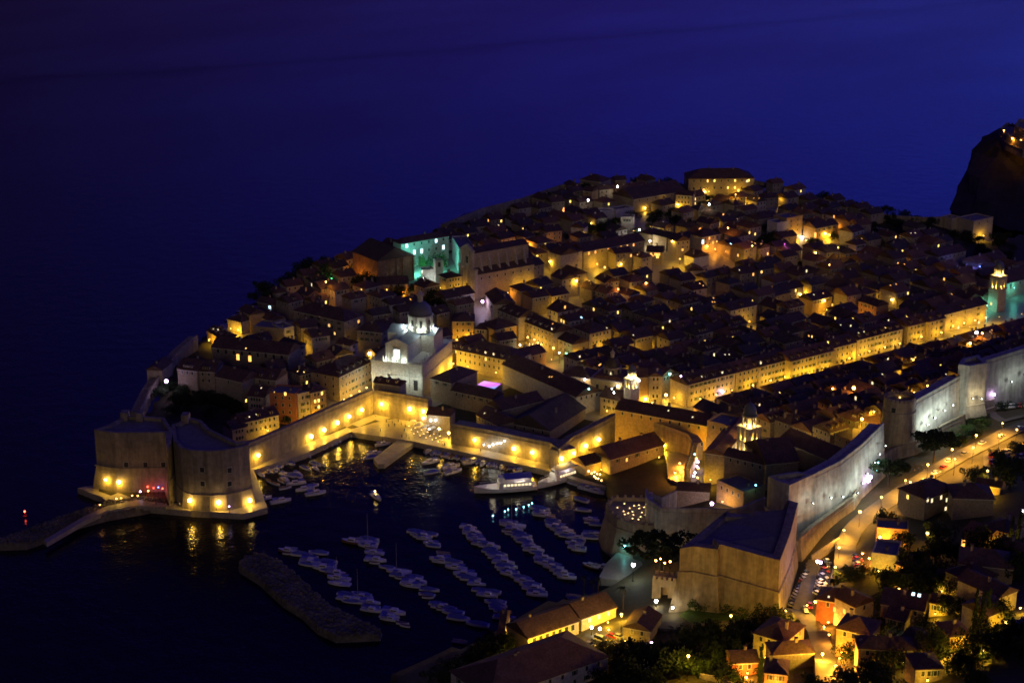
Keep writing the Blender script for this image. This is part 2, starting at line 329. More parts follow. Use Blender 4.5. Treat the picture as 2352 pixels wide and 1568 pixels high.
# ------------------------------------------------------------------ ramparts
MERL = {}
def merlon(root, loc, ang, w=1.1, h=1.1, th=.7, m='rampart_stone'):
    k = (w, h, th, m)
    if k not in MERL: q = MB(); q.box(-w/2, w/2, -th/2, th/2, 0, h, m); MERL[k] = proto(q, 'merlon')
    child_copy(MERL[k], root, loc, ang)
def merlons(root, a, b, w=1.1, h=1.1, th=.7, m='rampart_stone', gap=1.6):
    d = Vector((b.x-a.x, b.y-a.y)); Ln = d.length; n = max(1, int(Ln/(w+gap)))
    for k in range(n):
        f = (k+.5)/n; merlon(root, a.lerp(b, f), math.atan2(d.y, d.x), w, h, th, m)
def rampart(pts, label, thick=4.5, par=1.3, m='rampart_stone', zb=None, flare=0., cren=False, name='city_wall', cordon=True, group=None):
    """pts: (crop, x, y, ztop) along the visible outer top edge, left to right"""
    top = [at(*K(c, x, y), z) for c, x, y, z in pts]; n = len(top)
    nor = []
    for i in range(n):
        a = top[max(0, i-1)]; b = top[min(n-1, i+1)]; d = Vector((b.x-a.x, b.y-a.y, 0)).normalized(); v = Vector((-d.y, d.x, 0)); nor.append(v)   # away from viewer
    root = empty(name, (0, 0, 0), 0, label, 'city wall', group)
    mb = MB(); base = [(p.x, p.y, (zb if zb is not None else gz(p.x, p.y)-3)) for p in top]
    rows = []
    for i, p in enumerate(top):
        v = nor[i]; z0 = base[i][2]; o = p-v*flare
        rows.append([(o.x, o.y, z0), (p.x, p.y, p.z-2.2), (p.x-v.x*.18, p.y-v.y*.18, p.z-2.1), (p.x-v.x*.18, p.y-v.y*.18, p.z-1.8), (p.x, p.y, p.z-1.7), (p.x, p.y, p.z), (p.x+v.x*.8, p.y+v.y*.8, p.z), (p.x+v.x*.8, p.y+v.y*.8, p.z-par),
                     (p.x+v.x*thick, p.y+v.y*thick, p.z-par), (p.x+v.x*thick, p.y+v.y*thick, z0)])
    mb.loft(rows, m, cap=True); mb.build('wall', root)
    if cren:
        for i in range(n-1): merlons(root, top[i]+nor[i]*.4, top[i+1]+nor[i+1]*.4, m=m)
    return root
def bastion(name, pts, z, zb, label, batter=1.5, cord=None, m='rampart_stone', deck='terrace_paving', par=1.5, pw=1.6, holes=(), cren=False, cat='fortress', root=None, part='wall'):
    P2 = [at(*K(c, x, y), (q[0] if q else z)) for c, x, y, *q in pts]
    root = root or empty(name, (P2[0].x, P2[0].y, zb), 0, label, cat)
    off = Vector((root.location.x, root.location.y, root.location.z))
    P2 = [p-off for p in P2]; zb2 = zb-off.z-3; rings = []
    A = sum(P2[i].x*P2[(i+1) % len(P2)].y-P2[(i+1) % len(P2)].x*P2[i].y for i in range(len(P2)))
    if A < 0: P2 = P2[::-1]
    def rg(d, dz=None, zz=None): return [tuple((q.x, q.y, (zz if zz is not None else p.z+dz))) for q, p in zip(inset(P2, d), P2)]
    zc = (cord if cord is not None else z-6)-off.z
    rings = [rg(-batter, zz=zb2), rg(-.15, zz=zc-.4), rg(-.55, zz=zc-.2), rg(-.55, zz=zc+.2), rg(-.0, zz=zc+.4), rg(0, 0), rg(pw, 0), rg(pw, -par)]
    mb = MB(); mb.loft(rings, m, cap=False); mb.build(part, root)
    d = MB(); r = rg(pw, -par); d.add(r, [tuple(range(len(r)))], deck); d.build('deck', root)
    if cren:
        Q = inset(P2, .5)
        for i in range(len(Q)):
            if (Q[i]-Q[(i+1) % len(Q)]).length > 2.6: merlons(root, Q[i], Q[(i+1) % len(Q)], m=m)
    return root
F1 = bastion('fortress', [(1,790,470),(1,955,497),(1,1385,492),(1,1398,600),(1,1440,560),(1,1450,470),(1,1380,370),(1,1180,352),(1,1050,350),(1,920,425)], 30, 3, 'massive stone harbour fortress with two blunt bastions at the harbour mouth', cord=13.5, batter=2)
bastion('', [(1,1455,560),(1,1520,625),(1,1600,645),(1,1740,652),(1,1880,645),(1,2000,622),(1,2092,596),(1,2085,560),(1,1990,575),(1,1765,465),(1,1690,390),(1,1600,368),(1,1440,430)], 29.5, 3, '', cord=9.5, batter=2, root=F1, part='wall')
off = F1.location
def fort_hole(c, x, y, z, w=2.2, h=2.6): 
    p = at(*K(c, x, y), z)-off; return p
for c, x, y, z in ((1,1180,365,30),(1,1050,360,30),(1,1560,380,30)):
    rb = MB(); p = at(*K(c, x, y), z)-off; rb.obox(p, (.8, .6), 2.2, 1.6, p.z-1.4, p.z+2.4, 'rampart_stone'); rb.build('turret', F1)
Wa = {}
W0 = rampart([(2,960,1600,15),(2,1300,1455,15),(2,1700,1275,15.5),(2,2015,1142,16)], 'long harbour wall lined with lamps right of the twin bastions')
W1 = rampart([(2,2018,1145,16),(3,700,1520,16),(3,905,1558,15.5)], 'yellow lit wall behind the small square at the harbour corner')
W2 = rampart([(6,650,530,13),(6,1000,590,13),(6,1250,645,13),(6,1480,690,13.5),(6,1560,742,13.5)], 'lower harbour wall with arched openings behind the restaurant tables', thick=9)
W3 = rampart([(6,1563,742,13.5),(6,1680,640,15),(6,1950,505,17),(6,2050,450,18),(7,790,795,18),(7,1000,850,18),(7,1180,910,18),(7,1300,955,18),(7,1335,1010,18)], 'curving golden wall around the eastern gate', thick=5)
W4 = rampart([(7,1335,1010,18),(7,1310,1120,16),(7,1270,1230,14),(7,1275,1330,13)], 'short dark wall dropping beside the orange lit gate ramp', thick=2.5)
WS = rampart([(2,60,1310,12),(2,150,1130,14),(2,250,980,17),(2,400,800,20),(2,540,680,22)], 'low seaward wall with a walkway at the left tip of town', thick=5)
WT = rampart([(0,1024,512,38),(0,1110,478,39),(0,1200,455,39),(0,1290,424,39),(0,1340,420,39)], 'dark sea wall on the far ridge left of the hilltop convent', thick=4)
WU = rampart([(5,-30,395,36),(5,250,450,34),(5,450,520,32),(5,640,590,30),(5,900,650,28),(5,1130,690,27),(5,1400,705,26),(5,1650,700,25)], 'dark sea wall descending right of the hilltop convent', thick=4)
# outer land walls (right)
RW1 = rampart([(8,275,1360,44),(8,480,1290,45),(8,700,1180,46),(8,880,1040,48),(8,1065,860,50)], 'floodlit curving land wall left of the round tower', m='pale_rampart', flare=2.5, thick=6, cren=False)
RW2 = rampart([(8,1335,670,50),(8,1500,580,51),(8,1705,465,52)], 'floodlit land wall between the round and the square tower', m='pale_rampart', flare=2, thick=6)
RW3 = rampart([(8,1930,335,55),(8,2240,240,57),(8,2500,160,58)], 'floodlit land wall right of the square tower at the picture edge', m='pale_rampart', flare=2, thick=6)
def roundtower(name, cpx, cpy, z, r, zb, label, m='rampart_stone', batter=2.2, arc=None, cren=True, cord=None):
    c = at(cpx, cpy, z); root = empty(name, (c.x, c.y, zb), 0, label, 'tower'); h = z-zb; n = 28
    mb = MB(); cz = (cord or z-5)-zb
    mb.loft([[(q*math.cos(6.2832*k/n), q*math.sin(6.2832*k/n), zz) for k in range(n)] for q, zz in ((r+batter, -4), (r+.1, cz-.3), (r+.45, cz-.15), (r+.45, cz+.2), (r, cz+.35), (r, h), (r-1.1, h), (r-1.1, h-1.3))], m, cap=False)
    mb.build('wall', root); d = MB(); d.lathe([(r-1.05, -1), (r-1.05, 0)], (0, 0, h-1.3), 'terrace_paving', n); d.build('deck', root)
    if cren:
        for k in range(22):
            a = 6.2832*k/22; merlon(root, (math.cos(a)*(r-.5), math.sin(a)*(r-.5), h), a+1.5708, 1.2, 1, .7, m)
    return root
p = at(*K(8,1195,690), 50)
T1 = roundtower('round_tower', *K(8,1197,655), 51, 6.6, 28, 'round stone tower in the floodlit land wall above the umbrella pines')
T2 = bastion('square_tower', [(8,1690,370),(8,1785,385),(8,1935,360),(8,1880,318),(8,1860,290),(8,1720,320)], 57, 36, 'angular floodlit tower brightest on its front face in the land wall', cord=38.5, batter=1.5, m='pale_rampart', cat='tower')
T2b = bastion('bastion', [(8,1750,670),(8,1800,690),(8,1900,690),(8,1990,660),(8,1960,610),(8,1800,620)], 37, 30, 'broad sloping stone base under the angular floodlit tower', cord=33, cat='bastion', batter=1)
SC = rampart([(8,2300,470,40),(8,2000,560,39),(8,1990,600,38)][::-1], 'lower outer scarp wall right of the angular tower', flare=1.5, thick=3)
SC2 = rampart([(11,1575,350,27),(11,1700,240,28),(11,1850,130,29),(11,2020,0,31),(8,1000,1180,32),(8,1180,1060,33),(8,1330,1020,34),(8,1560,880,35),(8,1750,790,36)], 'long lower scarp wall below the floodlit land wall', flare=1.5, thick=3, cordon=False)
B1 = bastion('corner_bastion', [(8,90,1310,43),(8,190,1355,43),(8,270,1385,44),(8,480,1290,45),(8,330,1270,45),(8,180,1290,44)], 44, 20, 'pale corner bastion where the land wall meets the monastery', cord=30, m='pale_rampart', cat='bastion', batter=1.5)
# Revelin
RV = bastion('great_bastion', [(11,560,440,36),(11,675,420,37),(11,880,448,37.5),(11,890,402,39),(11,1400,540,39),(11,1490,300,41),(11,1552,55,43),(11,1460,30,43),(11,1420,115,40),(11,1180,130,38),(11,1150,150,37),(11,975,145,37),(11,960,118,37)], 39, 15, 'great wedge shaped stone bastion with an empty dark roof terrace', cord=27, batter=2, cat='fortress', pw=3.2, par=1.8)
# rounded terrace bastion with the restaurant
TB = bastion('terrace_bastion', [(10,1505,60),(10,1530,130),(10,1600,190),(10,1740,235),(10,1880,245),(10,1960,235),(10,1965,60),(10,1840,10),(10,1560,5)], 16, 3, 'rounded bastion carrying the open air restaurant above the beach', cord=12, batter=3, cren=True, cat='bastion', pw=1.)
W5 = rampart([(11,270,-60,25),(11,280,20,25),(11,400,98,25),(11,600,104,25),(11,1000,106,25),(11,1090,90,25),(11,1280,10,27)], 'pale wall behind the umbrella pine linking two bastions', thick=3, m='pale_rampart')
W6 = rampart([(7,945,1445,24),(7,1080,1495,24),(7,1212,1432,24)], 'wedge shaped pale wall end above the restaurant terrace', thick=3, m='pale_rampart')
# small crenellated gate tower
g0 = at(*K(11,328,690), 17); g1 = at(*K(11,530,715), 17); ux = (g1-g0); wd = ux.length; ang = math.atan2(ux.y, ux.x)
GT = empty('gate_tower', (g0.x, g0.y, gz(g0.x, g0.y)), ang, 'small square crenellated gate tower lit by two white floodlights', 'tower'); hh = 17-GT.location.z
mb = MB(); mb.box(0, wd*.36, 0, 5, -4, hh, 'rampart_stone'); mb.box(wd*.66, wd, 0, 5, -4, hh, 'rampart_stone'); mb.box(wd*.36, wd*.66, 0, 5, hh*.62, hh, 'rampart_stone'); mb.box(wd*.36, wd*.66, 3.5, 5, -4, hh*.62, 'ochre_plaster')
mb.build('wall', GT)
for k in range(5): merlon(GT, (wd*(k*.21+.08), .4, hh), 0); merlon(GT, (wd*(k*.21+.08), 4.6, hh), 0)
# cliff with fort
rings = []
for zz, x, y, r in ((-5,2196,500,75),(6,2199,485,74),(14,2212,440,68),(22,2226,395,62),(30,2248,350,56),(37,2270,325,50),(41,2292,312,44)):
    p = at(x, y, zz); c = Vector((p.x+r*Rv[0], p.y+r*Rv[1])); n = 56
    rings.append([(c.x+r*(1+.05*math.sin(7*a+zz*.3)+R.uniform(-.03, .03))*math.cos(a), c.y+r*(1+.05*math.sin(7*a+zz*.3)+R.uniform(-.03, .03))*math.sin(a), zz+R.uniform(-.8, .8)) for a in [6.2832*k/n for k in range(n)]])
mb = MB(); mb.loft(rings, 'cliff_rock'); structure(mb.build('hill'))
LF = bastion('cliff_fort', [(0,2298,296),(0,2312,312),(0,2352,330),(0,2420,330),(0,2420,295),(0,2312,284)], 48, 40, 'crenellated fort on the dark cliff at the right edge', cord=43, cren=True, batter=.5, cat='fort')
bastion('', [(0,2330,290),(0,2352,300),(0,2420,300),(0,2420,275),(0,2340,275)], 54, 42, '', cord=50, cren=True, batter=.3, root=LF, part='keep')
# ------------------------------------------------------------------ windows, dormers, chimneys
def win_proto(kind, w=1.0, h=1.6):
    mb = MB(); f = .12; fm = 'white_plaster'
    mb.box(-w/2-f, w/2+f, -.07, .1, -h/2-f, -h/2, fm); mb.box(-w/2-f, w/2+f, -.07, .1, h/2, h/2+f, fm)
    mb.box(-w/2-f, -w/2, -.07, .1, -h/2, h/2, fm); mb.box(w/2, w/2+f, -.07, .1, -h/2, h/2, fm)
    mb.box(-w/2, w/2, -.02, .1, -h/2, h/2, kind if kind.startswith('lit') else 'window_dark')
    if kind == 'shut':
        for s in (-1, 1): mb.box(*sorted((s*(w/2+f), s*(w/2+f+.5))), -.12, -.02, -h/2, h/2, 'shutter_green')
    else: mb.box(-.03, .03, -.05, .0, -h/2, h/2, 'shutter_green')
    return proto(mb, 'window')
WIN = {k: win_proto(k) for k in ('dark', 'shut', 'lit_warm', 'lit_orange', 'lit_pale')}
WIN['big'] = win_proto('dark', 1.5, 2.8); WIN['biglit'] = win_proto('lit_orange', 1.6, 3.2); WIN['gun'] = win_proto('dark', 1.9, 2.3); WIN['cool'] = win_proto('lit_cool', 1.6, 2.6)
def dormer_proto(k):
    mb = MB(); mb.box(-.7, .7, -.1, 2.2, -.8, 1.1, 'house_stone4'); mb.add([(-.95, -.3, 1.0), (.95, -.3, 1.0), (0, -.3, 1.75), (-.95, 2.6, 1.0), (.95, 2.6, 1.0), (0, 2.6, 1.75)], [(0,1,2),(3,5,4),(0,2,5,3),(1,4,5,2),(0,3,4,1)], 'roof_tiles1')
    mb.box(-.42, .42, -.14, -.1, -.1, .85, k); return proto(mb, 'dormer')
DOR = [dormer_proto('window_dark'), dormer_proto('lit_pale'), dormer_proto('lit_warm')]
mb = MB(); mb.box(-.45, .45, -.35, .35, -1.2, 1.5, 'house_stone1'); mb.box(-.55, .55, -.45, .45, 1.5, 1.75, 'roof_tiles0'); CHIM = proto(mb, 'chimney')
mb = MB(); mb.box(-.6, .6, -.1, .1, 0, 2.4, 'boat_wood'); DOORP = proto(mb, 'door')
FOOT = []
def roofmesh(w, d, h, kind, rm, ov=.45, sl=.5):
    mb = MB(); x0, x1, y0, y1 = -ov, w+ov, -ov, d+ov; t = .25
    if kind == 'gx': r = sl*(d/2+ov); top = [(x0, d/2, h+r), (x1, d/2, h+r)]
    elif kind == 'gy': r = sl*(w/2+ov); top = [(w/2, y0, h+r), (w/2, y1, h+r)]
    elif kind == 'hip':
        if w >= d: r = sl*(d/2+ov); top = [(x0+d/2+ov, d/2, h+r), (x1-d/2-ov, d/2, h+r)]
        else: r = sl*(w/2+ov); top = [(w/2, y0+w/2+ov, h+r), (w/2, y1-w/2-ov, h+r)]
    along = kind == 'gx' or (kind == 'hip' and w >= d)
    for dz in (0,):
        b = [(x0, y0, h), (x1, y0, h), (x1, y1, h), (x0, y1, h)]; bl = [(x, y, h-t) for x, y, z in b]
        vs = b+bl+top
        if along: fs = [(0,1,9,8), (2,3,8,9), (1,2,9), (3,0,8)]
        else: fs = [(1,2,9,8), (3,0,8,9), (0,1,8), (2,3,9)]
        fs += [(4,7,6,5)]+[(a, a+4, (a+1) % 4+4, (a+1) % 4) for a in range(4)]
        mb.add(vs, fs, rm)
    return mb, r
def windows(root, face, w, d, h, cols, rows, kinds, z0=1.6, step=3.3, m0=1.3):
    """face 'f' front (y=0), 'l' x=0, 'r' x=w"""
    L_ = w if face == 'f' else d
    for i in range(cols):
        for j in range(rows):
            a = m0+(L_-2*m0)*((i+.5)/cols); z = h-z0-j*step
            if z < 1: continue
            k = R.choice(kinds); 
            loc, rz = {'f': ((a, -.03, z), 0), 'l': ((-.03, a, z), -math.pi/2), 'r': ((w+.03, a, z), math.pi/2)}[face]
            child_copy(WIN[k], root, loc, rz)
def house_at(org, ang, w, d, h, kind='hip', wm='house_stone0', rm='roof_tiles0', win=(0, 0), side=(0, 0), kinds=('dark', 'dark', 'shut'), dorm=0, chim=1, label='', cat='house', name='house', group=None, lit=None, cornice=True, flat=False, step=3.3):
    root = empty(name, org, ang, label, cat, group)
    mb = MB()
    if kind == 'gy': r = .5*w/2
    elif kind == 'gx': r = .5*d/2
    mb.box(0, w, 0, d, -5, h-.02, wm)
    if kind == 'gy': mb.add([(0,0,h-.02),(w,0,h-.02),(w/2,0,h+r-.02),(0,d,h-.02),(w,d,h-.02),(w/2,d,h+r-.02)], [(0,1,2),(3,5,4)], wm)
    if kind == 'gx': mb.add([(0,0,h-.02),(0,d,h-.02),(0,d/2,h+r-.02),(w,0,h-.02),(w,d,h-.02),(w,d/2,h+r-.02)], [(0,2,1),(3,4,5)], wm)
    if cornice and kind != 'flat': mb.box(-.15, w+.15, -.15, -.0, h-.7, h-.3, 'white_plaster')
    mb.build('wall', root)
    if kind == 'flat':
        mb = MB(); mb.box(.4, w-.4, .4, d-.4, h, h+.15, 'terrace_paving'); rf = mb.build('roof', root)
        mb = MB(); mb.box(0, w, 0, .35, h, h+.9, wm); mb.box(0, w, d-.35, d, h, h+.9, wm); mb.box(0, .35, .35, d-.35, h, h+.9, wm); mb.box(w-.35, w, .35, d-.35, h, h+.9, wm); mb.build('parapet', root); r = 0
    else:
        mb, r = roofmesh(w, d, h, kind, rm); rf = mb.build('roof', root)
    for k in range(chim): child_copy(CHIM, rf, (w*R.uniform(.2, .8), d*R.uniform(.35, .65), h+r*.8))
    if kind in ('gx', 'hip') and dorm:
        for k in range(dorm): child_copy(DOR[1] if R.random() < .04 else DOR[0], root, (w*(k+.5)/dorm if w > d else w*(.25+.5*(k+.5)/dorm), 1.1, h+.95))
    if win[0]: windows(root, 'f', w, d, h, win[0], win[1], kinds, step=step)
    if side[0]:
        c, s = math.cos(ang), math.sin(ang)
        pr = Vector(org)+Vector((c*w, s*w, 0)); pl = Vector(org)
        cv = Vector((CX, CY, 0))
        if (cv-pr).dot(Vector((c, s, 0))) > 0: windows(root, 'r', w, d, h, side[0], side[1], kinds, step=step)
        if (cv-pl).dot(Vector((-c, -s, 0))) > 0: windows(root, 'l', w, d, h, side[0], side[1], kinds, step=step)
    FOOT.append((org[0], org[1], math.cos(ang), math.sin(ang), w, d)); root['w'] = w; root['d'] = d; root['h'] = h
    return root
def house(c, ax, ay, bx, by, d, h, label, kind='hip', base=None, square=True, **kw):
    """front eave line traced from (ax,ay) to (bx,by) in picture"""
    a2, b2 = K(c, ax, ay), K(c, bx, by); z = 10.
    for i in range(10):
        a, b = at(*a2, z+h), at(*b2, z+h); m = (a+b)/2; z = base if base is not None else .5*z+.5*gz(m.x, m.y)
    a, b = at(*a2, z+h), at(*b2, z+h); u = b-a; ang = math.atan2(u.y, u.x); w_ = u.length
    if square:     # snap to the street grid if close
        for k in range(4):
            g = math.atan2(SD.y, SD.x)+k*math.pi/2; dd = (ang-g+math.pi) % (2*math.pi)-math.pi
            if abs(dd) < .32: ang = g
    org = (m.x-math.cos(ang)*w_/2, m.y-math.sin(ang)*w_/2, z)
    return house_at(org, ang, w_, d, h, kind, label=label, **kw)
H = house
# --- harbour front left of the cathedral (crop 2)
H(2,1730,1035,2010,900,17,13,'large hip roofed palace with rows of windows beside the white lit cathedral', win=(9,3), side=(3,3), dorm=5, wm='house_stone0', chim=2, step=4)
H(2,1145,1178,1362,1192,12,15,'tall orange house with lit windows above the lamp lined harbour wall', wm='red_plaster', win=(3,4), kinds=('lit_warm','dark','dark'), side=(2,4), kind='flat', chim=1, step=3.6)
H(2,1385,1195,1500,1165,9,14.5,'narrow pale house squeezed between two orange houses on the harbour wall', wm='house_stone4', win=(2,4), kinds=('dark','shut'), kind='flat')
H(2,1500,1172,1608,1135,11,15,'slender orange house at the right end of the tall harbour row', wm='ochre_plaster', win=(3,4), kinds=('dark','lit_warm','shut'), side=(2,3))
H(2,962,1192,1092,1205,12,10,'small white house with a steep roof left of the tall orange house', wm='house_stone4', win=(4,2), kinds=('dark',), kind='gx', dorm=1)
H(2,940,1432,1196,1340,11,9.5,'long low house with many windows directly behind the harbour wall', wm='house_stone4', win=(7,2), dorm=3, kind='gx', chim=2)
H(2,835,1480,945,1450,10,8,'little pale house with balconies next to the right fortress bastion', wm='house_stone4', win=(3,2), kind='gx')
H(2,370,965,535,985,14,13,'broad blank walled house at the left end of the tall grey block', wm='house_stone1', win=(3,1), kinds=('dark',), kind='gx', dorm=3)
H(2,535,985,682,992,14,13,'blank walled house second in the tall grey block at the left of town', wm='house_stone1', win=(2,2), kinds=('dark',), kind='gx', dorm=2)
H(2,690,1030,912,1078,14,13,'plain house with a big bare wall third in the tall grey block', wm='house_stone3', win=(1,1), kinds=('dark',), kind='gx')
H(2,930,1030,1195,1062,13,13,'grey house behind the small steep roofed white house', wm='house_stone1', win=(3,1), kind='gx', dorm=3)
H(2,660,785,1300,848,15,11,'very long dark hall with two glowing arched windows on the left hillside', wm='house_stone3', kind='gx', win=(9,1), kinds=('big',), step=4, chim=2, cat='hall')
H(2,1010,620,1262,645,12,9,'grey windowless house with a pale bluish end wall', wm='house_stone1', kind='flat')
H(2,1262,645,1342,620,12,10,'narrow bluish white house end with a tiny door high on the left slope', wm='white_plaster', kind='flat', win=(1,2))
H(2,790,548,905,575,10,7,'small yellow lit house at the top left edge of town', wm='house_stone4', kind='hip')
H(2,870,472,1000,510,9,10,'taller yellow lit house behind the smallest one at the left edge', wm='ochre_plaster', kind='gx', win=(2,2))
H(2,590,655,762,702,9,6,'low house with a glowing narrow front at the seaward edge', wm='ochre_plaster', kind='gx', dorm=3)
H(2,1005,512,1165,560,10,8,'low house with dark windows right of the yellow lit pair', wm='house_stone4', kind='gx', win=(4,1))
H(2,1345,475,1772,570,16,11,'big block with a broad hip roof below the dark trees', wm='house_stone1', win=(7,2), side=(3,2), chim=2)
H(2,1878,640,2088,662,13,11,'square hip roofed house left behind the white cathedral front', wm='house_stone1', win=(4,2), side=(2,2))
H(2,1712,742,1772,760,7,6,'tiny white house above the long windowed palace', wm='white_plaster', kind='gx')
H(2,1822,772,1886,742,9,8,'small white gabled house left of the yellow square lamp', wm='white_plaster', kind='gy', win=(1,2), kinds=('shut',))
H(2,2020,1080,2240,1110,7,15,'narrow roofed range on top of the wall under the cathedral', wm='house_stone0', kind='gx', dorm=3)
H(2,1040,400,1180,430,8,6,'low dark house at the highest left corner of town', wm='house_stone3', kind='gx')
H(2,1195,330,1288,320,8,6,'tiny pale house by the bushes on the left skyline', wm='house_stone4', kind='gy')
H(2,240,980,330,905,8,7,'small leaning shed by the seaward walkway lamp', wm='house_stone1', kind='gx', name='shed', cat='shed')
# --- square and cathedral quarter (crop 3)
H(3,1145,1142,1622,1242,17,11,'long house block with two rows of windows in front of the market square', wm='house_stone4', win=(11,2), side=(4,2), dorm=7, kinds=('dark',), chim=2, step=3.8)
H(3,1110,905,1292,905,13,12,'tall yellow lit house right of the glowing dome', wm='ochre_plaster', win=(3,3), kinds=('dark','shut'), kind='hip', step=3.7)
H(3,1298,965,1400,975,10,9,'small yellow lit house between the taller house and the market square', wm='house_stone4', win=(3,1), kinds=('dark',))
H(3,1470,975,1655,938,14,11,'hip roofed yellow house touching the pink lit row', wm='ochre_plaster', win=(2,2), kinds=('dark',))
H(3,1390,672,1462,765,12,11,'pink lit house at the top of the stepped lane below the church', wm='house_stone4', win=(4,2), kinds=('dark',), kind='gx')
H(3,1465,778,1640,880,13,12,'pink lit middle house of the long row behind the market lamps', wm='house_stone4', win=(6,3), kinds=('dark',), kind='gx', dorm=4)
H(3,1642,882,1972,1000,13,12.5,'longest yellow house of the row right behind the market lamps', wm='house_stone0', win=(9,3), kinds=('dark',), kind='gx', dorm=6, chim=2)
H(3,1974,1035,2112,1100,11,10,'low yellow house ending the row at the market square', wm='house_stone0', win=(4,2), kinds=('dark',), kind='gx')
H(7,315,62,490,107,15,13,'square palace with two bright fronts and a hip roof behind the market', wm='house_stone4', win=(3,2), side=(5,2), kinds=('dark',), step=4.2)
H(3,2000,830,2180,790,10,8,'small grey gabled house above the square palace', wm='white_plaster', kind='gy', win=(3,2), side=(2,1))
H(3,1080,720,1275,660,12,9,'dark roofed house directly below the church front', wm='house_stone3', kind='gx', win=(4,1))
H(3,480,600,740,590,12,6,'low grey blue house in front of the brown barn church', wm='house_stone1', kind='gx')
H(4,125,772,243,795,13,13,'yellow lit gable end left of the long school block', wm='house_stone4', win=(1,1), kinds=('dark',), kind='gx')
H(4,243,795,405,760,14,13,'projecting pale wing with two window rows on the hillside school', wm='house_stone4', win=(3,2), kinds=('dark',), kind='hip', step=4)
H(4,405,762,955,682,14,11,'long hillside school block under one straight dark roof', wm='house_stone0', win=(9,1), kinds=('dark','dark','dark','lit_orange'), kind='gx', step=4, cat='school', chim=2)
H(4,955,768,1092,772,10,8,'lower house continuing the school block to the right', wm='house_stone0', win=(3,1), kinds=('lit_orange',), kind='gx')
# --- hilltop convent (crop 4)
H(4,1305,158,1855,152,20,12,'huge hilltop convent wing with a blank wall at the right of the skyline', wm='house_stone0', win=(9,2), kinds=('dark','dark','lit_warm'), kind='hip', cat='convent', chim=2, step=5, cornice=False)
H(4,815,320,1305,265,22,9,'lower convent wing under a very wide dark roof', wm='house_stone0', win=(6,1), kinds=('dark',), kind='gx', cat='convent', chim=1)
H(4,1195,290,1335,300,9,11,'short convent wing standing forward at the bend', wm='house_stone0', win=(4,2), kinds=('dark',), kind='gx')
H(4,690,170,780,165,8,7,'yellow lit cottage by the white lamp on the ridge', wm='ochre_plaster', kind='gx')
H(4,395,160,570,185,13,8,'dark steep roofed house highest on the left skyline', wm='house_stone3', kind='hip')
H(4,415,255,490,265,9,9,'narrow yellow lit house under the dark skyline house', wm='ochre_plaster', kind='gx', win=(1,1))
H(4,290,215,380,210,9,6,'small pale house left on the ridge below the sea wall', wm='house_stone4', kind='gy')
H(4,520,440,680,430,8,5,'pale terrace wall house above the white garden lamps', wm='white_plaster', kind='flat')
H(4,685,425,850,405,8,5,'second pale terrace house above the white garden lamps', wm='white_plaster', kind='flat')
H(4,735,485,840,490,8,8,'dim house between the white garden lamps', wm='white_plaster', kind='flat', win=(3,1))
H(4,315,560,425,570,8,7,'small white chapel with a bell gable above the school block', wm='white_plaster', kind='gy', cat='chapel', name='chapel')
H(4,1400,640,1590,625,11,11,'orange lit cluster house with irregular windows on the slope', wm='house_stone4', kind='hip', win=(4,2), kinds=('dark','lit_orange'))
H(4,2150,505,2240,470,12,14,'tall orange lit house beside the purple lit wall', wm='ochre_plaster', kind='flat', win=(2,3), kinds=('dark',), side=(2,3))
H(4,2050,540,2145,520,9,13,'purple lit blank house left of the tall orange one', wm='white_plaster', kind='flat')
H(4,1870,490,2110,470,12,8,'broad dark roofed house behind the purple lit wall', wm='house_stone3', kind='hip')
H(4,1650,1260,1885,1215,12,11,'bright cream house with eight windows standing out above the dark roofs', wm='house_stone4', kind='gx', win=(5,2), kinds=('dark',), dorm=1, step=4)
H(4,1350,820,1475,795,9,7,'pale gabled house catching sky light on the slope', wm='white_plaster', kind='gy')
H(4,1305,930,1430,925,9,7,'second pale gabled house below the first on the slope', wm='white_plaster', kind='gy')
# --- right hill (crop 5)
H(5,500,800,670,760,11,9,'yellow lit house on the right hill above the dark trees', wm='ochre_plaster', kind='gx', win=(4,2))
H(5,820,935,920,925,9,10,'bluish white tall house on the right hill', wm='white_plaster', kind='gx', win=(3,3))
H(5,1810,745,1990,715,14,12,'pale bastion house with two windows under the dark cliff', wm='house_stone4', kind='flat', win=(2,1))
H(5,1635,725,1710,710,9,8,'small pale turret house on the seaward wall left of the cliff', wm='house_stone4', kind='flat')
H(5,1520,1035,1755,985,12,9,'long low house with dark windows below the roof terrace walls', wm='house_stone4', kind='gx', win=(6,1))
H(5,2085,1265,2330,1200,18,9,'monastery wing with a cyan lit wall right of the far bell tower', wm='house_stone4', kind='gx', win=(3,1), cat='monastery')
H(5,450,1400,640,1370,11,9,'yellow house with four windows in the dark right quarter', wm='ochre_plaster', kind='gx', win=(4,1))
H(5,700,1310,820,1260,10,9,'cream gabled house with a steep dark roof in the right quarter', wm='house_stone4', kind='gy')
H(5,840,1410,1010,1450,10,9,'orange lit house above the bright street in the right quarter', wm='ochre_plaster', kind='gx', win=(4,2))
H(5,690,1500,860,1480,11,8,'grey white house left of the orange lit one in the right quarter', wm='white_plaster', kind='gx', win=(2,1))
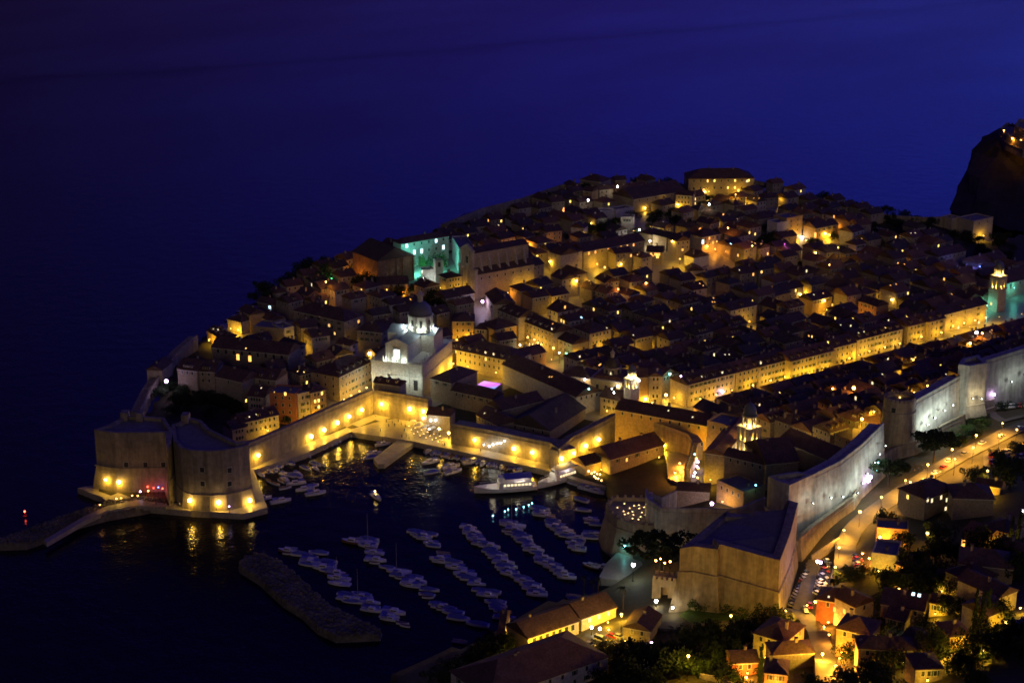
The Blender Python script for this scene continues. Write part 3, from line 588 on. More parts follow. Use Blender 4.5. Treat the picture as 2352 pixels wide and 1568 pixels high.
# --- bright street row
rows = [(7,1165,500,1300,540,12,12),(7,1305,543,1690,437,13,12),(7,1710,440,1905,385,13,12),(7,1920,352,2155,325,13,11),(8,0,385,270,335,13,12),(8,275,342,650,255,13,12),(8,655,235,820,180,13,11),(8,825,160,1240,75,13,11),(8,1262,50,1425,15,12,11),(8,1440,15,1580,-22,12,11),(0,2172,724,2262,696,12,11)]
orn = ['first','second','third','fourth','fifth','sixth','seventh','eighth','ninth','tenth','eleventh']
for i, (c, ax, ay, bx, by, d, h) in enumerate(rows):
    wd_ = abs(bx-ax)*.27344/4.2
    H(c,ax,ay,bx,by,d,h,'%s house from the clock tower in the golden row along the bright main street' % orn[i] if i else 'corner house by the clock tower where the golden street row begins', wm=('yellow_plaster','house_stone4','yellow_plaster')[i % 3], win=(max(3, int(wd_/2.3)),3), kinds=('dark','dark','shut'), kind='gx', dorm=int(wd_/4), rm='roof_tiles%d' % (i % 3), chim=2, step=3.5, group='golden houses along the main street', name='townhouse')
# --- clock tower surroundings (crop 7)
H(7,975,470,1082,470,10,15,'tall narrow house with a curved gable beside the clock tower', wm='house_stone4', kind='gy', win=(2,3), kinds=('dark',), step=4.4)
H(7,878,480,972,475,11,14,'yellow lit house with a reddish roof directly behind the clock tower', wm='ochre_plaster', kind='gx', rm='roof_tiles2')
H(7,560,640,750,680,12,9,'low guard house left of the clock tower', wm='house_stone4', kind='gx', win=(4,2))
H(7,230,455,480,490,13,10,'yellow fronted house between the palace court and the domed church', wm='ochre_plaster', kind='hip', win=(3,1))
H(7,390,650,545,580,62,10,'very long dark roofed hall ending in a white window wall', wm='white_plaster', kind='gy', win=(4,1), kinds=('dark',), cat='hall')
# --- palace court and arsenal (crop 6)
H(6,480,150,655,190,22,12,'blocky brown palace corner left of the magenta lit court', wm='house_stone1', kind='hip', win=(2,1))
H(6,655,250,1000,325,10,9,'low palace wing in front of the magenta lit court', wm='house_stone1', kind='gx', win=(6,1))
H(6,1090,420,1420,330,12,9,'dark roofed palace wing right of the magenta lit court', wm='house_stone3', kind='gx')
H(6,830,468,1080,532,12,8,'small windowed house behind the harbour wall right of the café', wm='house_stone1', kind='gx', win=(6,1), kinds=('dark',))
H(6,450,452,640,470,9,8,'little roofed house above the harbour café lamps', wm='house_stone0', kind='gx')
H(6,1135,520,1482,590,36,6.5,'wide gabled arsenal hall with four small windows in its gable', wm='house_stone1', kind='gy', win=(4,1), kinds=('dark',), cat='hall', rm='roof_tiles3')
H(7,650,1168,1095,1042,15,8,'dark quayside warehouse with dormers and a pale end wall', wm='house_stone1', kind='gx', win=(5,1), side=(1,1), chim=3, base=3, cat='warehouse', name='warehouse')
H(7,430,1215,640,1170,10,5,'low quayside restaurant house with a row of hanging lanterns', wm='ochre_plaster', kind='gx', base=3, cat='restaurant')
# --- Dominican monastery (crop 7, 8)
H(7,690,745,1455,885,13,15,'long golden wall building with tiny holes above the gate wall', wm='ochre_plaster', kind='gx', chim=2, win=(9,1), kinds=('dark',), cat='building', name='building')
H(7,1460,858,1695,912,13,18,'higher golden block joined to the monastery', wm='ochre_plaster', kind='flat', win=(3,1), kinds=('dark',), cat='building', name='building')
H(7,1440,1108,1605,1132,44,14,'monastery church with a huge brown roof left of its bell tower', wm='house_stone1', kind='gy', cat='church', name='church', rm='roof_tiles2')
H(7,1605,1132,1960,1215,8,12,'monastery wing under the floodlit bell tower foot', wm='house_stone1', kind='gx', win=(5,1), kinds=('dark',), cat='monastery')
H(7,1960,1205,2230,1180,24,11,'dark cloister range right of the monastery bell tower', wm='house_stone3', kind='gx', cat='monastery')
H(8,180,1000,620,1180,14,9,'dark cloister range along the curving land wall', wm='house_stone3', kind='gx', cat='monastery')
H(7,1520,1365,1790,1450,12,8,'curved yellow lit chapel range under the monastery', wm='ochre_plaster', kind='flat', win=(4,1), kinds=('dark',))
H(7,1215,1425,1480,1440,8,6,'dark flat roofed house in front of the yellow lit monastery lane', wm='house_stone4', kind='gx')
# --- quarantine row and houses below (crop 10..12)
H(10,1310,1030,1585,925,13,7,'yellow hall with tall white doors at the bottom street', wm='yellow_plaster', kind='gx', win=(3,1), kinds=('lit_pale',), base=6, cat='hall')
H(10,860,1195,1270,1040,13,7,'long yellow quarantine hall with arched openings at the bottom', wm='yellow_plaster', kind='gx', win=(7,1), kinds=('big',), base=6, cat='hall')
H(10,640,1160,700,960,1.6,6,'tall pale slanting garden wall left of the quarantine hall', wm='white_plaster', kind='gy', base=4, cat='wall', name='garden_wall')
H(10,560,1720,1490,1325,22,10,'big dark roofed building filling the bottom edge', wm='white_plaster', kind='hip', base=10, cat='building', name='building', chim=2, win=(9,2), side=(3,2))
H(10,1655,1090,1880,1130,13,8,'dim gabled stone house with two small windows below the gate tower', wm='house_stone0', kind='gy', win=(2,1), kinds=('dark',), base=9)
H(11,1180,1145,1440,1225,14,8,'yellow green lit house with two dark windows by the bottom street', wm='yellow_plaster', kind='hip', win=(3,2), kinds=('dark',), side=(3,2))
H(11,1340,1330,1690,1310,8,6,'dark roofed house in front of the yellow green lit one', wm='house_stone3', kind='hip')
H(12,500,860,815,910,10,8,'orange brown house with a bare wall under the cypress trees', wm='red_plaster', kind='hip', win=(2,1), kinds=('dark',), name='villa')
H(12,815,925,985,870,9,7,'grey gabled house right of the orange brown house', wm='white_plaster', kind='gy', win=(1,1), name='villa')
H(12,668,1105,950,1170,11,9,'brightest orange house with two small windows at the lower right', wm='ochre_plaster', kind='hip', win=(3,1), kinds=('dark',), name='villa')
H(12,850,1280,1330,1300,8,7,'hip roofed grey house at the bottom right with dark windows', wm='house_stone1', kind='hip', win=(5,1), kinds=('dark',), name='villa')
H(12,960,490,1170,520,13,6,'pale boxy house beside the curving golden road', wm='white_plaster', kind='flat', name='villa')
H(12,1005,280,1270,300,9,7,'orange lit house under one strong floodlight', wm='ochre_plaster', kind='flat', name='villa')
H(12,1930,360,2060,310,10,6,'small orange roofed lit house at the right edge', wm='ochre_plaster', kind='gy', rm='roof_tiles2', name='villa')
H(12,2035,860,2175,790,16,7,'cream gable house with a long dark roof at the right edge', wm='yellow_plaster', kind='gy', cat='house', name='villa')
H(12,1960,1020,2070,945,10,5,'low cream lit house in front of the cream gable house', wm='yellow_plaster', kind='gx', name='villa')
H(12,1620,1180,1800,1160,9,5,'red roofed shed by the lit stair wall', wm='ochre_plaster', kind='hip', rm='roof_tiles2', name='villa')
H(12,1195,1200,1400,1290,9,5,'yellow lit low house behind the two violet white lamps', wm='ochre_plaster', kind='gx', name='villa')
H(12,1040,900,1400,960,12,7,'dark house in the middle of the lower right gardens', wm='house_stone3', kind='gx', win=(4,1), name='villa')
H(12,1560,640,1850,720,13,7,'dark hip roofed house high in the lower right gardens', wm='house_stone3', kind='hip', name='villa')
H(12,2230,460,2330,440,12,6,'yellow lit corner house at the very right edge', wm='ochre_plaster', kind='hip', name='villa')
H(8,1370,1480,1720,1430,13,8,'dark hip roofed house below the road lamps', wm='house_stone3', kind='hip', win=(3,1), kinds=('dark','lit_pale'), name='villa')
H(8,1650,1490,1990,1500,13,8,'second dark hip roofed house beside the round tree', wm='house_stone3', kind='hip', name='villa')
H(12,1700,560,2150,610,13,8,'broad dark roofed house between the orange roofs on the right', wm='house_stone3', kind='hip', name='villa')
H(12,1450,890,1600,925,7,4.5,'small yellow lit house in the middle of the dark gardens', wm='yellow_plaster', kind='gx', win=(3,1), name='villa')
H(12,1500,690,1650,720,8,5,'low tan lit house above the middle gardens', wm='house_stone4', kind='gx', win=(3,1), name='villa')
H(12,1170,560,1330,640,8,5,'amber lit house right of the pale boxy villa', wm='ochre_plaster', kind='hip', win=(3,1), name='villa')
H(12,1080,1010,1240,1050,8,5,'dim house above the brightest orange villa roof', wm='house_stone4', kind='gx', win=(3,1), name='villa')
H(11,1000,1400,1215,1390,8,5,'small brick red lit house above the lit lawn', wm='red_plaster', kind='gx', win=(2,1), name='villa')
H(8,1840,1375,2040,1405,6,4,'long yellow lit shed beside the lower car park', wm='ochre_plaster', kind='gx', name='shed', cat='shed')
H(12,60,1480,250,1500,9,6,'orange lit house at the bottom edge left of the bright lane', wm='ochre_plaster', kind='hip', win=(3,1), name='villa')
H(12,2080,300,2250,260,9,5,'dark house with one yellow lamp high at the right edge', wm='house_stone3', kind='hip', win=(3,1), name='villa')
H(12,1330,1460,1560,1450,9,5,'dark bottom house behind the curved yellow garden wall', wm='house_stone1', kind='hip', win=(3,1), name='villa')
# ------------------------------------------------------------------ churches and towers
def frame_from(c, ax, ay, bx, by, h, snap=True):
    a2, b2 = K(c, ax, ay), K(c, bx, by); z = 10.
    for i in range(10):
        a, b = at(*a2, z+h), at(*b2, z+h); m = (a+b)/2; z = .5*z+.5*gz(m.x, m.y)
    u = b-a; ang = math.atan2(u.y, u.x)
    if snap:
        for k in range(4):
            g = math.atan2(SD.y, SD.x)+k*math.pi/2; dd = (ang-g+math.pi) % (2*math.pi)-math.pi
            if abs(dd) < .32: ang = g
    return (m.x-math.cos(ang)*u.length/2, m.y-math.sin(ang)*u.length/2, z), ang, u.length
def gable_roof(w, x0, y0, y1, h, rm, along='y', sl=.42):
    mb = MB(); r = sl*w/2
    vs = [(x0-.3,y0-.3,h),(x0+w+.3,y0-.3,h),(x0+w/2,y0-.3,h+r),(x0-.3,y1+.3,h),(x0+w+.3,y1+.3,h),(x0+w/2,y1+.3,h+r)]
    mb.add(vs, [(0,1,2),(3,5,4),(0,2,5,3),(1,4,5,2),(0,3,4,1)], rm); return mb
def pilasters(root, xs, y, z0, z1, m, w=.7, dep=.35, name='pilaster'):
    q = MB(); q.box(-w/2, w/2, -dep, 0, 0, z1-z0, m); q.box(-w*.7, w*.7, -dep-.12, -.0, z1-z0-.8, z1-z0-.01, m); p = proto(q, name)
    for x in xs: child_copy(p, root, (x, y-.001, z0))
def domeroof(root, c, r, z0, hdr, m='lead_roof', wall='cathedral_stone', n=16, lantern=True, arches=True):
    mb = MB(); mb.lathe([(r, 0), (r, hdr), (r+.5, hdr), (r+.5, hdr+.6), (r*.9, hdr+.6)], (c[0], c[1], z0), wall, n); mb.build('drum', root)
    if arches:
        q = MB(); q.box(-.65, .65, -.1, .15, 0, hdr*.62, 'window_dark'); p = proto(q, 'drum_window'); q = MB(); q.box(-.35, .35, -.4, .1, 0, hdr, wall); pl = proto(q, 'column')
        for k in range(8):
            a = 2*math.pi*(k+.5)/8; child_copy(p, root, (c[0]+math.cos(a)*r*.985, c[1]+math.sin(a)*r*.985, z0+hdr*.2), a+math.pi/2)
            a = 2*math.pi*k/8; child_copy(pl, root, (c[0]+math.cos(a)*(r+.1), c[1]+math.sin(a)*(r+.1), z0), a+math.pi/2)
    mb = MB(); zz = z0+hdr+.6; mb.lathe([(r*.97*math.cos(t), r*1.12*math.sin(t)) for t in [i*1.3/8 for i in range(9)]], (c[0], c[1], zz), m, 24); d = mb.build('dome', root, True)
    if lantern:
        mb = MB(); zl = zz+r*1.07; q = r*.24; mb.lathe([(q, 0), (q, q*2.2), (q*1.3, q*2.2), (q*1.3, q*2.5), (q*.9, q*2.9), (q*.2, q*3.8), (.05, q*5)], (c[0], c[1], zl), wall, 8); mb.build('roof_lantern', root)
# cathedral
org, ang, cw = frame_from(3, 430, 1228, 862, 1272, 17)
CT = empty('cathedral', org, ang, 'domed baroque cathedral with a floodlit white front and statues along its roofline', 'cathedral')
FOOT.append((org[0], org[1], math.cos(ang), math.sin(ang), cw, 44))
cm = 'cathedral_stone'; mb = MB(); mb.box(0, cw, 0, 44, -5, 17, cm); mb.box(-.4, cw+.4, -.5, 44.4, 16.3, 17.01, cm); mb.box(-.25, cw+.25, -.3, 44.2, 9.6, 10.2, cm)
nx0, nw = cw*.27, cw*.44
mb.box(nx0, nx0+nw, 1, 40, 17.02, 26, cm); mb.add([(nx0-.5, .7, 26), (nx0+nw+.5, .7, 26), (nx0+nw/2, .7, 29.2), (nx0-.5, 1.4, 26), (nx0+nw+.5, 1.4, 26), (nx0+nw/2, 1.4, 29.2)], [(0,1,2),(3,5,4),(0,2,5,3),(1,4,5,2),(0,3,4,1)], cm)
mb.box(1.2, cw-1.2, 20, 33, 17.03, 25.98, cm)
mb.build('wall', CT)
gable_roof(nw, nx0, 1.5, 40, 26.02, 'lead_roof').build('nave_roof', CT)
mb = MB(); q = gable_roof(13, 0, 0, cw-2.4, 26.01, 'lead_roof'); q.v = [(y+1.2, 20+x, z) for x, y, z in q.v]; q.build('transept_roof', CT)
pilasters(CT, [.8, cw*.27, cw*.36, cw*.64, cw*.73, cw-.8], 0, 0, 16.2, cm); pilasters(CT, [nx0+.6, nx0+nw*.3, nx0+nw*.7, nx0+nw-.6], 1, 17.03, 25.6, cm)
mb = MB(); mb.box(nx0+nw*.38, nx0+nw*.62, .8, 1.1, 19, 23.3, 'lit_cool'); mb.box(nx0+nw*.32, nx0+nw*.68, .62, 1.05, 23.4, 24, cm); mb.build('window', CT)
for xx in (cw*.14, cw*.5, cw*.86): q = MB(); q.box(xx-1.1, xx+1.1, -.06, .1, 3, 8.4, 'window_dark'); q.build('window', CT)
q = MB(); q.box(-.14, .14, -.14, .14, 0, .8, cm); BAL = proto(q, 'baluster')
q = MB(); q.box(-.4, .4, -.4, .4, 0, 1, cm); q.lathe([(.34, 1), (.3, 1.6), (.36, 2.1), (.28, 2.5), (.12, 2.65), (.17, 2.85), (.13, 3.1)], (0, 0, 0), cm, 8); STA = proto(q, 'statue')
mb = MB()
for x0, x1, y0, y1 in ((0, nx0-.8, 0, .3), (nx0+nw+.8, cw, 0, .3), (cw-.3, cw, .3, 19.5), (0, .3, .3, 19.5)): mb.box(x0, x1, y0, y1, 17.02, 17.2, cm); mb.box(x0, x1, y0, y1, 17.85, 18.1, cm)
mb.build('balustrade_rail', CT)
for k in range(16): child_copy(BAL, CT, (cw-.15, .8+k*1.2, 17.15))
for k in range(4): child_copy(BAL, CT, (.6+k*1.3, .15, 17.15)); child_copy(BAL, CT, (cw-.6-k*1.3, .15, 17.15))
for k in range(6): child_copy(STA, CT, (cw-.4, .4+k*3.8, 17.1))
for xx in (.4, nx0-1.2): child_copy(STA, CT, (xx, .4, 17.1))
dl = at(*K(3, 845, 905), org[2]+32); rel = Vector((dl.x-org[0], dl.y-org[1])); dx = rel.x*math.cos(ang)+rel.y*math.sin(ang); dy = -rel.x*math.sin(ang)+rel.y*math.cos(ang)
print('dome local', dx, dy, cw)
DC = (max(7, min(cw-7, dx)), max(22, min(36, dy)))
domeroof(CT, DC, 6.2, 27.5, 7.8)
# church with the tall two tier front
org, ang, jw = frame_from(3, 1160, 440, 1312, 492, 15)
JC = empty('church', org, ang, 'tall hillside church with a columned two tier front above the stairs', 'church'); FOOT.append((org[0], org[1], math.cos(ang), math.sin(ang), jw, 44)); jm = 'house_stone4'
mb = MB(); mb.box(0, jw, 0, 1.5, -5, 15.5, jm); mb.box(-.4, jw+.4, -.5, 1.5, 15.5, 16.4, jm); mb.box(jw*.18, jw*.82, 0, 1.4, 16.41, 26, jm); mb.box(jw*.15, jw*.85, -.4, 1.5, 26.01, 26.8, jm)
mb.add([(jw*.17, -.3, 26.82), (jw*.83, -.3, 26.82), (jw*.5, -.3, 30), (jw*.17, 1.2, 26.82), (jw*.83, 1.2, 26.82), (jw*.5, 1.2, 30)], [(0,1,2),(3,5,4),(0,2,5,3),(1,4,5,2),(0,3,4,1)], jm)
mb.box(.3, jw-.3, 1.52, 42, -5, 13, 'house_stone0'); mb.box(jw*.2, jw*.8, 1.53, 40, 13.02, 25, 'house_stone1'); mb.build('wall', JC)
gable_roof(jw*.6, jw*.2, 1.8, 40, 25.02, 'roof_tiles1').build('nave_roof', JC)
for s_, a, b in ((0, .3, jw*.2), (1, jw*.8, jw-.3)):
    q = MB(); z1, z2 = (13.05, 16.4) if s_ == 0 else (16.4, 13.05); q.add([(a-.3*(s_ == 0), 1.6, z1), (b+.3*(s_ == 1), 1.6, z2), (b+.3*(s_ == 1), 42.3, z2), (a-.3*(s_ == 0), 42.3, z1), (a, 1.6, 13.02), (b, 1.6, 13.02), (b, 42.3, 13.02), (a, 42.3, 13.02)], [(0,1,2,3),(4,7,6,5),(0,4,5,1),(1,5,6,2),(2,6,7,3),(3,7,4,0)], 'roof_tiles1'); q.build('aisle_roof', JC)
for k in range(6):
    for s_ in (0, 1): q = MB(); xa = jw*.2 if s_ == 0 else jw*.8; sg = -1 if s_ == 0 else 1; y = 5+k*6.2; q.add([(xa, y, 16), (xa+sg*3, y, 14.6), (xa, y, 23.5), (xa, y+.8, 16), (xa+sg*3, y+.8, 14.6), (xa, y+.8, 23.5)], [(0,1,2),(3,5,4),(0,2,5,3),(1,4,5,2),(0,3,4,1)], jm); q.build('buttress', JC)
pilasters(JC, [jw*f for f in (.05, .16, .3, .4, .6, .7, .84, .95)], 0, 0, 15.4, jm, .8, .5); pilasters(JC, [jw*f for f in (.22, .35, .65, .78)], 0, 16.45, 25.9, jm, .8, .45)
q = MB(); q.box(jw*.43, jw*.57, -.05, .1, -4, 6.5, 'window_dark'); q.build('door', JC)
q = MB(); q.box(jw*.43, jw*.57, -.05, .1, 18.5, 22.5, 'window_dark'); q.build('window', JC)
windows(JC, 'r', jw-.3, 42, 12, 7, 1, ('dark',), step=4)
# barn like church
org, ang, bw = frame_from(3, 482, 400, 838, 380, 17)
ang = math.atan2(SD.y, SD.x); BC = house_at(org, ang, bw, 28, 17, 'gy', 'rough_brown_stone', 'roof_tiles3', (0, 0), label='huge bare brown stone building like a barn on the hill edge', cat='college', name='college', chim=0, cornice=False)
pilasters(BC, [.5, bw*.36, bw*.52, bw*.7, bw-.5], 0, -4, 16.5, 'rough_brown_stone', 1.0, .7, 'buttress')
q = MB(); q.box(.6, bw-.6, -.25, -.01, 8.2, 8.9, 'rough_brown_stone'); q.build('string_course', BC)
H(3,655,242,1108,202,9,15,'cloister front washed in turquoise light behind the brown barn like college', wm='white_plaster', win=(6,2), kinds=('cool','dark'), kind='hip', step=5, cat='college', name='college')
H(3,1108,202,1165,300,9,14,'dim turquoise side range meeting the tall church front', wm='white_plaster', kind='flat', square=False, cat='college', name='college')
H(3,850,485,965,480,7,7,'small white lit gate building below the turquoise front', wm='white_plaster', kind='flat')
H(3,968,410,1035,405,5,13,'slim white stair tower beside the tall church', wm='white_plaster', kind='flat', win=(1,1), kinds=('big',), name='tower', cat='tower')
# church of the patron: square body with central dome
org, ang, vw = frame_from(7, 480, 495, 745, 530, 11)
VC = empty('church', org, ang, 'square church with a grey central dome left of the clock tower', 'church'); FOOT.append((org[0], org[1], math.cos(ang), math.sin(ang), vw, 18))
mb = MB(); mb.box(0, vw, 0, 18, -4, 11, 'yellow_plaster'); mb.box(-.4, vw+.4, -.4, 18.4, 11.01, 11.7, 'house_stone4'); mb.build('wall', VC)
mb = MB(); mb.box(.8, vw-.8, .8, 17.2, 11.71, 13, 'roof_tiles2', taper=1.2); mb.build('roof', VC)
windows(VC, 'f', vw, 18, 9, 3, 1, ('big',)); domeroof(VC, (vw/2, 9), 4.2, 12.5, 3.2, 'roof_tiles3', 'house_stone4')
# bell towers
def bell_tower(loc, ang, side, label, parts, mat_='house_stone4'):
    """parts: list of (kind, z0, z1, width)"""
    root = empty('bell_tower', loc, ang, label, 'bell tower'); FOOT.append((loc[0]-side/2, loc[1]-side/2, 1, 0, side, side))
    for kind, z0, z1, w_ in parts:
        a = w_/2; mb = MB()
        if kind == 'shaft':
            mb.box(-a, a, -a, a, z0, z1, mat_); mb.box(-a-.3, a+.3, -a-.3, a+.3, z1-.5, z1+.01, mat_); mb.build('shaft', root)
        elif kind == 'belfry':       # open arches with lit inside
            e = a*.52; q = MB(); q.box(-e/2, e/2, -e/2, e/2, z0, z1, mat_); pp = proto(q, 'pier')
            for x in (-1, 0, 1):
                for y in (-1, 0, 1):
                    if x or y: child_copy(pp, root, (x*(a-e/2), y*(a-e/2), 0))
            mb.box(-a-.25, a+.25, -a-.25, a+.25, z1, z1+.6, mat_); mb.box(-a*.4, a*.4, -a*.4, a*.4, z0, z1, mat_); mb.build('belfry', root)
            for sx, sy in ((1, 0), (-1, 0), (0, 1), (0, -1)):
                for t_ in (-1, 1):
                    l = bpy.data.lights.new('bell_light', 'POINT'); l.energy = 1100; l.color = (1, .6, .08); l.shadow_soft_size = .15
                    o = link('bell_light', l, root); o.location = (sx*a*.7+(t_*a*.45 if sx == 0 else 0), sy*a*.7+(t_*a*.45 if sy == 0 else 0), z0+.7)
        elif kind == 'octagon':
            q = MB(); q.lathe([(a*.13, z0), (a*.13, z1)], (0, 0, 0), mat_, 6); pp = proto(q, 'column')
            for k in range(8): t_ = (k+.5)*math.pi/4; child_copy(pp, root, (a*.9*math.cos(t_), a*.9*math.sin(t_), 0))
            mb.lathe([(a*.5, z0), (a*.5, z1)], (0, 0, 0), mat_, 8); mb.lathe([(a*1.1, z1), (a*1.1, z1+.5)], (0, 0, 0), mat_, 8, math.pi/8); mb.build('arcade', root)
            for k in range(4):
                t_ = k*math.pi/2+.78; l = bpy.data.lights.new('bell_light', 'POINT'); l.energy = 1100; l.color = (1, .7, .2); l.shadow_soft_size = .15
                o = link('bell_light', l, root); o.location = (a*.75*math.cos(t_), a*.75*math.sin(t_), z0+.5)
        elif kind == 'dome':
            mb.lathe([(a*math.cos(t), (z1-z0)*.7*math.sin(t)) for t in [i*1.4/6 for i in range(7)]]+[(.15, (z1-z0)*.75), (.05, z1-z0)], (0, 0, z0+.5), 'lead_roof', 12); mb.build('dome', root, True)
    return root
ga = math.atan2(SD.y, SD.x)
p = at(1449, 962, 5); CLK = bell_tower((p.x, p.y, 5), ga, 5, 'city clock tower with a glowing golden belfry at the start of the main street',
    [('shaft', -3, 16.5, 5.2), ('belfry', 16.5, 20.5, 5.0), ('octagon', 21.1, 24, 4.2), ('dome', 24.1, 28.5, 3.8)], 'white_plaster')
q = MB(); q.lathe([(1.25, 0), (1.25, .15)], (0, 0, 0), 'white_plaster', 20); q.v = [(x, -2.62-z, y+14) for x, y, z in q.v]; q.build('clock_face', CLK)
p = at(*K(7, 1805, 1108), 24); DOM = bell_tower((p.x, p.y, 11), ga, 6.4, 'tall monastery bell tower with two tiers of glowing arches and a spire',
    [('shaft', -3, 13, 7.4), ('belfry', 13, 18.4, 7.2), ('belfry', 19.1, 24.5, 7.2), ('octagon', 25.3, 29.6, 6.6), ('dome', 29.8, 37, 6)])
p = at(2287, 712, 7); FR = bell_tower((p.x, p.y, 7), ga, 6.5, 'far bell tower with dark cap and teal lit foot ending the main street',
    [('shaft', -3, 14, 7), ('belfry', 14, 19, 6.8), ('shaft', 19.8, 21.3, 6.4), ('octagon', 21.5, 25, 5.6), ('dome', 25.2, 31, 5.6)])
# arcade / orange ramp at the gate
structure(sheet('road', [(7,1095,1110),(7,1300,1105),(7,1290,1240),(7,1275,1380),(7,1130,1330),(7,1120,1200)], .6, 'street_paving'))
# ------------------------------------------------------------------ streets, roads
structure(sheet('stepped_square', [(3,1560,1110),(3,1660,1040),(3,1960,1170),(3,2110,1200),(3,1850,1260)], .4, 'street_paving'))
def strip(name, pts, wid, dz, m, z=None):
    ps = [gat(*K(c, x, y), 0) if z is None else at(*K(c, x, y), z) for c, x, y in pts]
    fine = []
    for i in range(len(ps)-1):
        for k in range(6): fine.append(ps[i].lerp(ps[i+1], k/6))
    fine.append(ps[-1]); vs = []; fs = []
    zs = [p.z for p in fine]
    for i, p in enumerate(fine):
        a = fine[max(0, i-2)]; b = fine[min(len(fine)-1, i+2)]; d = Vector((b.x-a.x, b.y-a.y, 0)).normalized(); v = Vector((-d.y, d.x, 0))
        for s in (-1, 1):
            q = p+v*s*wid/2; vs.append((q.x, q.y, max(zs[max(0,i-3):i+4])+dz)); 
        for s in (-1, 1):
            q = p+v*s*(wid/2+.2); vs.append((q.x, q.y, p.z-3))
    for i in range(len(fine)-1):
        a = i*4; b = a+4; fs += [(a, a+1, b+1, b), (a+2, a, b, b+2), (a+1, a+3, b+3, b+1)]
    mb = MB(); mb.add(vs, fs, m); return structure(mb.build(name)), fine
ROAD, rpts = strip('road', [(8,2330,860),(8,2100,960),(8,1900,1060),(8,1700,1160),(8,1450,1310),(8,1250,1430),(8,1050,1570),(12,900,200),(12,800,310),(12,740,450),(12,730,600),(12,700,720)], 7.5, .5, 'asphalt')
ROAD2, rp2 = strip('road', [(12,500,560),(12,470,680),(12,430,800),(12,390,920),(12,360,1010),(12,430,1090),(12,500,1200),(12,560,1400),(12,580,1568)], 6.5, .5, 'asphalt')
ROAD3, rp3 = strip('road', [(12,400,1030),(12,200,1010),(11,1250,1080),(11,1000,1090),(11,700,1120),(11,450,1110),(11,200,1100),(10,1560,1220),(10,1350,1230),(10,1180,1330)], 6, .45, 'asphalt')
PARK1 = structure(sheet('parking', [(8,1900,1130),(8,2300,1010),(8,2400,1200),(8,2150,1260),(8,1900,1230)], .45, 'asphalt', thick=6))
PARK2 = structure(sheet('parking', [(8,2000,640),(8,2330,600),(8,2330,790),(8,2050,860),(8,1930,800)], .45, 'asphalt', thick=6))
structure(sheet('lawn', [(11,560,1000),(11,700,880),(11,1290,980),(11,1280,1050),(11,1000,1070),(11,700,1090)], .4, 'lawn'))
def low_wall(pts, label, h=2.4, th=.6, m='house_stone4'):
    ps = [gat(*K(c, x, y), h) for c, x, y in pts]; root = tag(MB().build('tmp'), label, 'wall'); mb = MB(); rows = []
    for i, p in enumerate(ps):
        a = ps[max(0, i-1)]; b = ps[min(len(ps)-1, i+1)]; d = Vector((b.x-a.x, b.y-a.y, 0)).normalized(); v = Vector((-d.y, d.x, 0))*th
        rows.append([(p.x, p.y, p.z-h-2), tuple(p), tuple(p+v), (p.x+v.x, p.y+v.y, p.z-h-2)])
    mb.loft(rows, m); o = mb.build('garden_wall'); tag(o, label, 'wall'); bpy.data.objects.remove(root); return o
low_wall([(12,1740,1300),(12,1900,1230),(12,2060,1130),(12,2240,1020),(12,2400,930)], 'yellow lit terrace wall climbing to the right edge beside the stairs', 4)
low_wall([(12,1400,1500),(12,1450,1430),(12,1560,1380),(12,1640,1330)], 'curved yellow garden wall at the bottom right', 2)
low_wall([(11,720,1490),(11,850,1510),(11,1000,1568)], 'pinkish garden wall beside the lawn at the bottom edge', 2)
low_wall([(12,460,500),(12,640,380),(12,690,350)], 'pale retaining wall between the two roads at the great bastion', 3.5)
# ------------------------------------------------------------------ old town houses on the street grid
def hits(cx, cy, ux, uy, w_, d_, pad=.5):
    P_ = [(cx+ux*a*w_-uy*b*d_, cy+uy*a*w_+ux*b*d_) for a in (0, .25, .5, .75, 1) for b in (0, .25, .5, .75, 1)]
    for ox, oy, fx, fy, fw, fd in FOOT:
        if (ox-cx)**2+(oy-cy)**2 > 6400: continue
        for x, y in P_:
            a = (x-ox)*fx+(y-oy)*fy; b = -(x-ox)*fy+(y-oy)*fx
            if -pad < a < fw+pad and -pad < b < fd+pad: return True
    return False
def visible_px(x, y, z):
    u, v = pj((x, y, z)); return -40 < u < 2400 and v < 1600
KEEP_OUT = []     # open squares, yards (centre, radius)
for c, x, y, z, r in ((3,1800,1090,6,17),(3,1960,1130,6,12),(3,960,560,20,10),(3,1000,440,22,12),(4,850,610,22,13),(4,1000,640,20,9),(7,1000,660,5,9),(7,700,620,5,6),(6,970,205,6,13),(0,960,985,3,26),(6,700,560,3,12),(2,560,1250,8,20),(2,300,1300,8,16),(5,560,1000,14,14),(5,1000,900,14,10),(7,1360,1250,5,10)):
    p = at(*K(c, x, y), z); KEEP_OUT.append((p.x, p.y, r))
ROWT = [to_st(o.matrix_basis.translation) for o in S.collection.objects if 'golden' in str(o.get('group', ''))]
print('row t', [tuple(round(a) for a in q) for q in ROWT])
tn0 = max(q[1] for q in ROWT)+12
harb = [(p.x, p.y) for p in land]
FILL = []; ordw = orn+['twelfth','thirteenth','fourteenth','fifteenth','sixteenth','seventeenth','eighteenth','nineteenth','twentieth','twenty-first','twenty-second','twenty-third','twenty-fourth','twenty-fifth']
wallpts = [at(*K(c, x, y), z) for c, x, y, z in ((8,275,1360,44),(8,700,1180,46),(8,1065,860,50),(8,1335,670,50),(8,1705,465,52),(8,1930,335,55),(8,2240,240,57))]
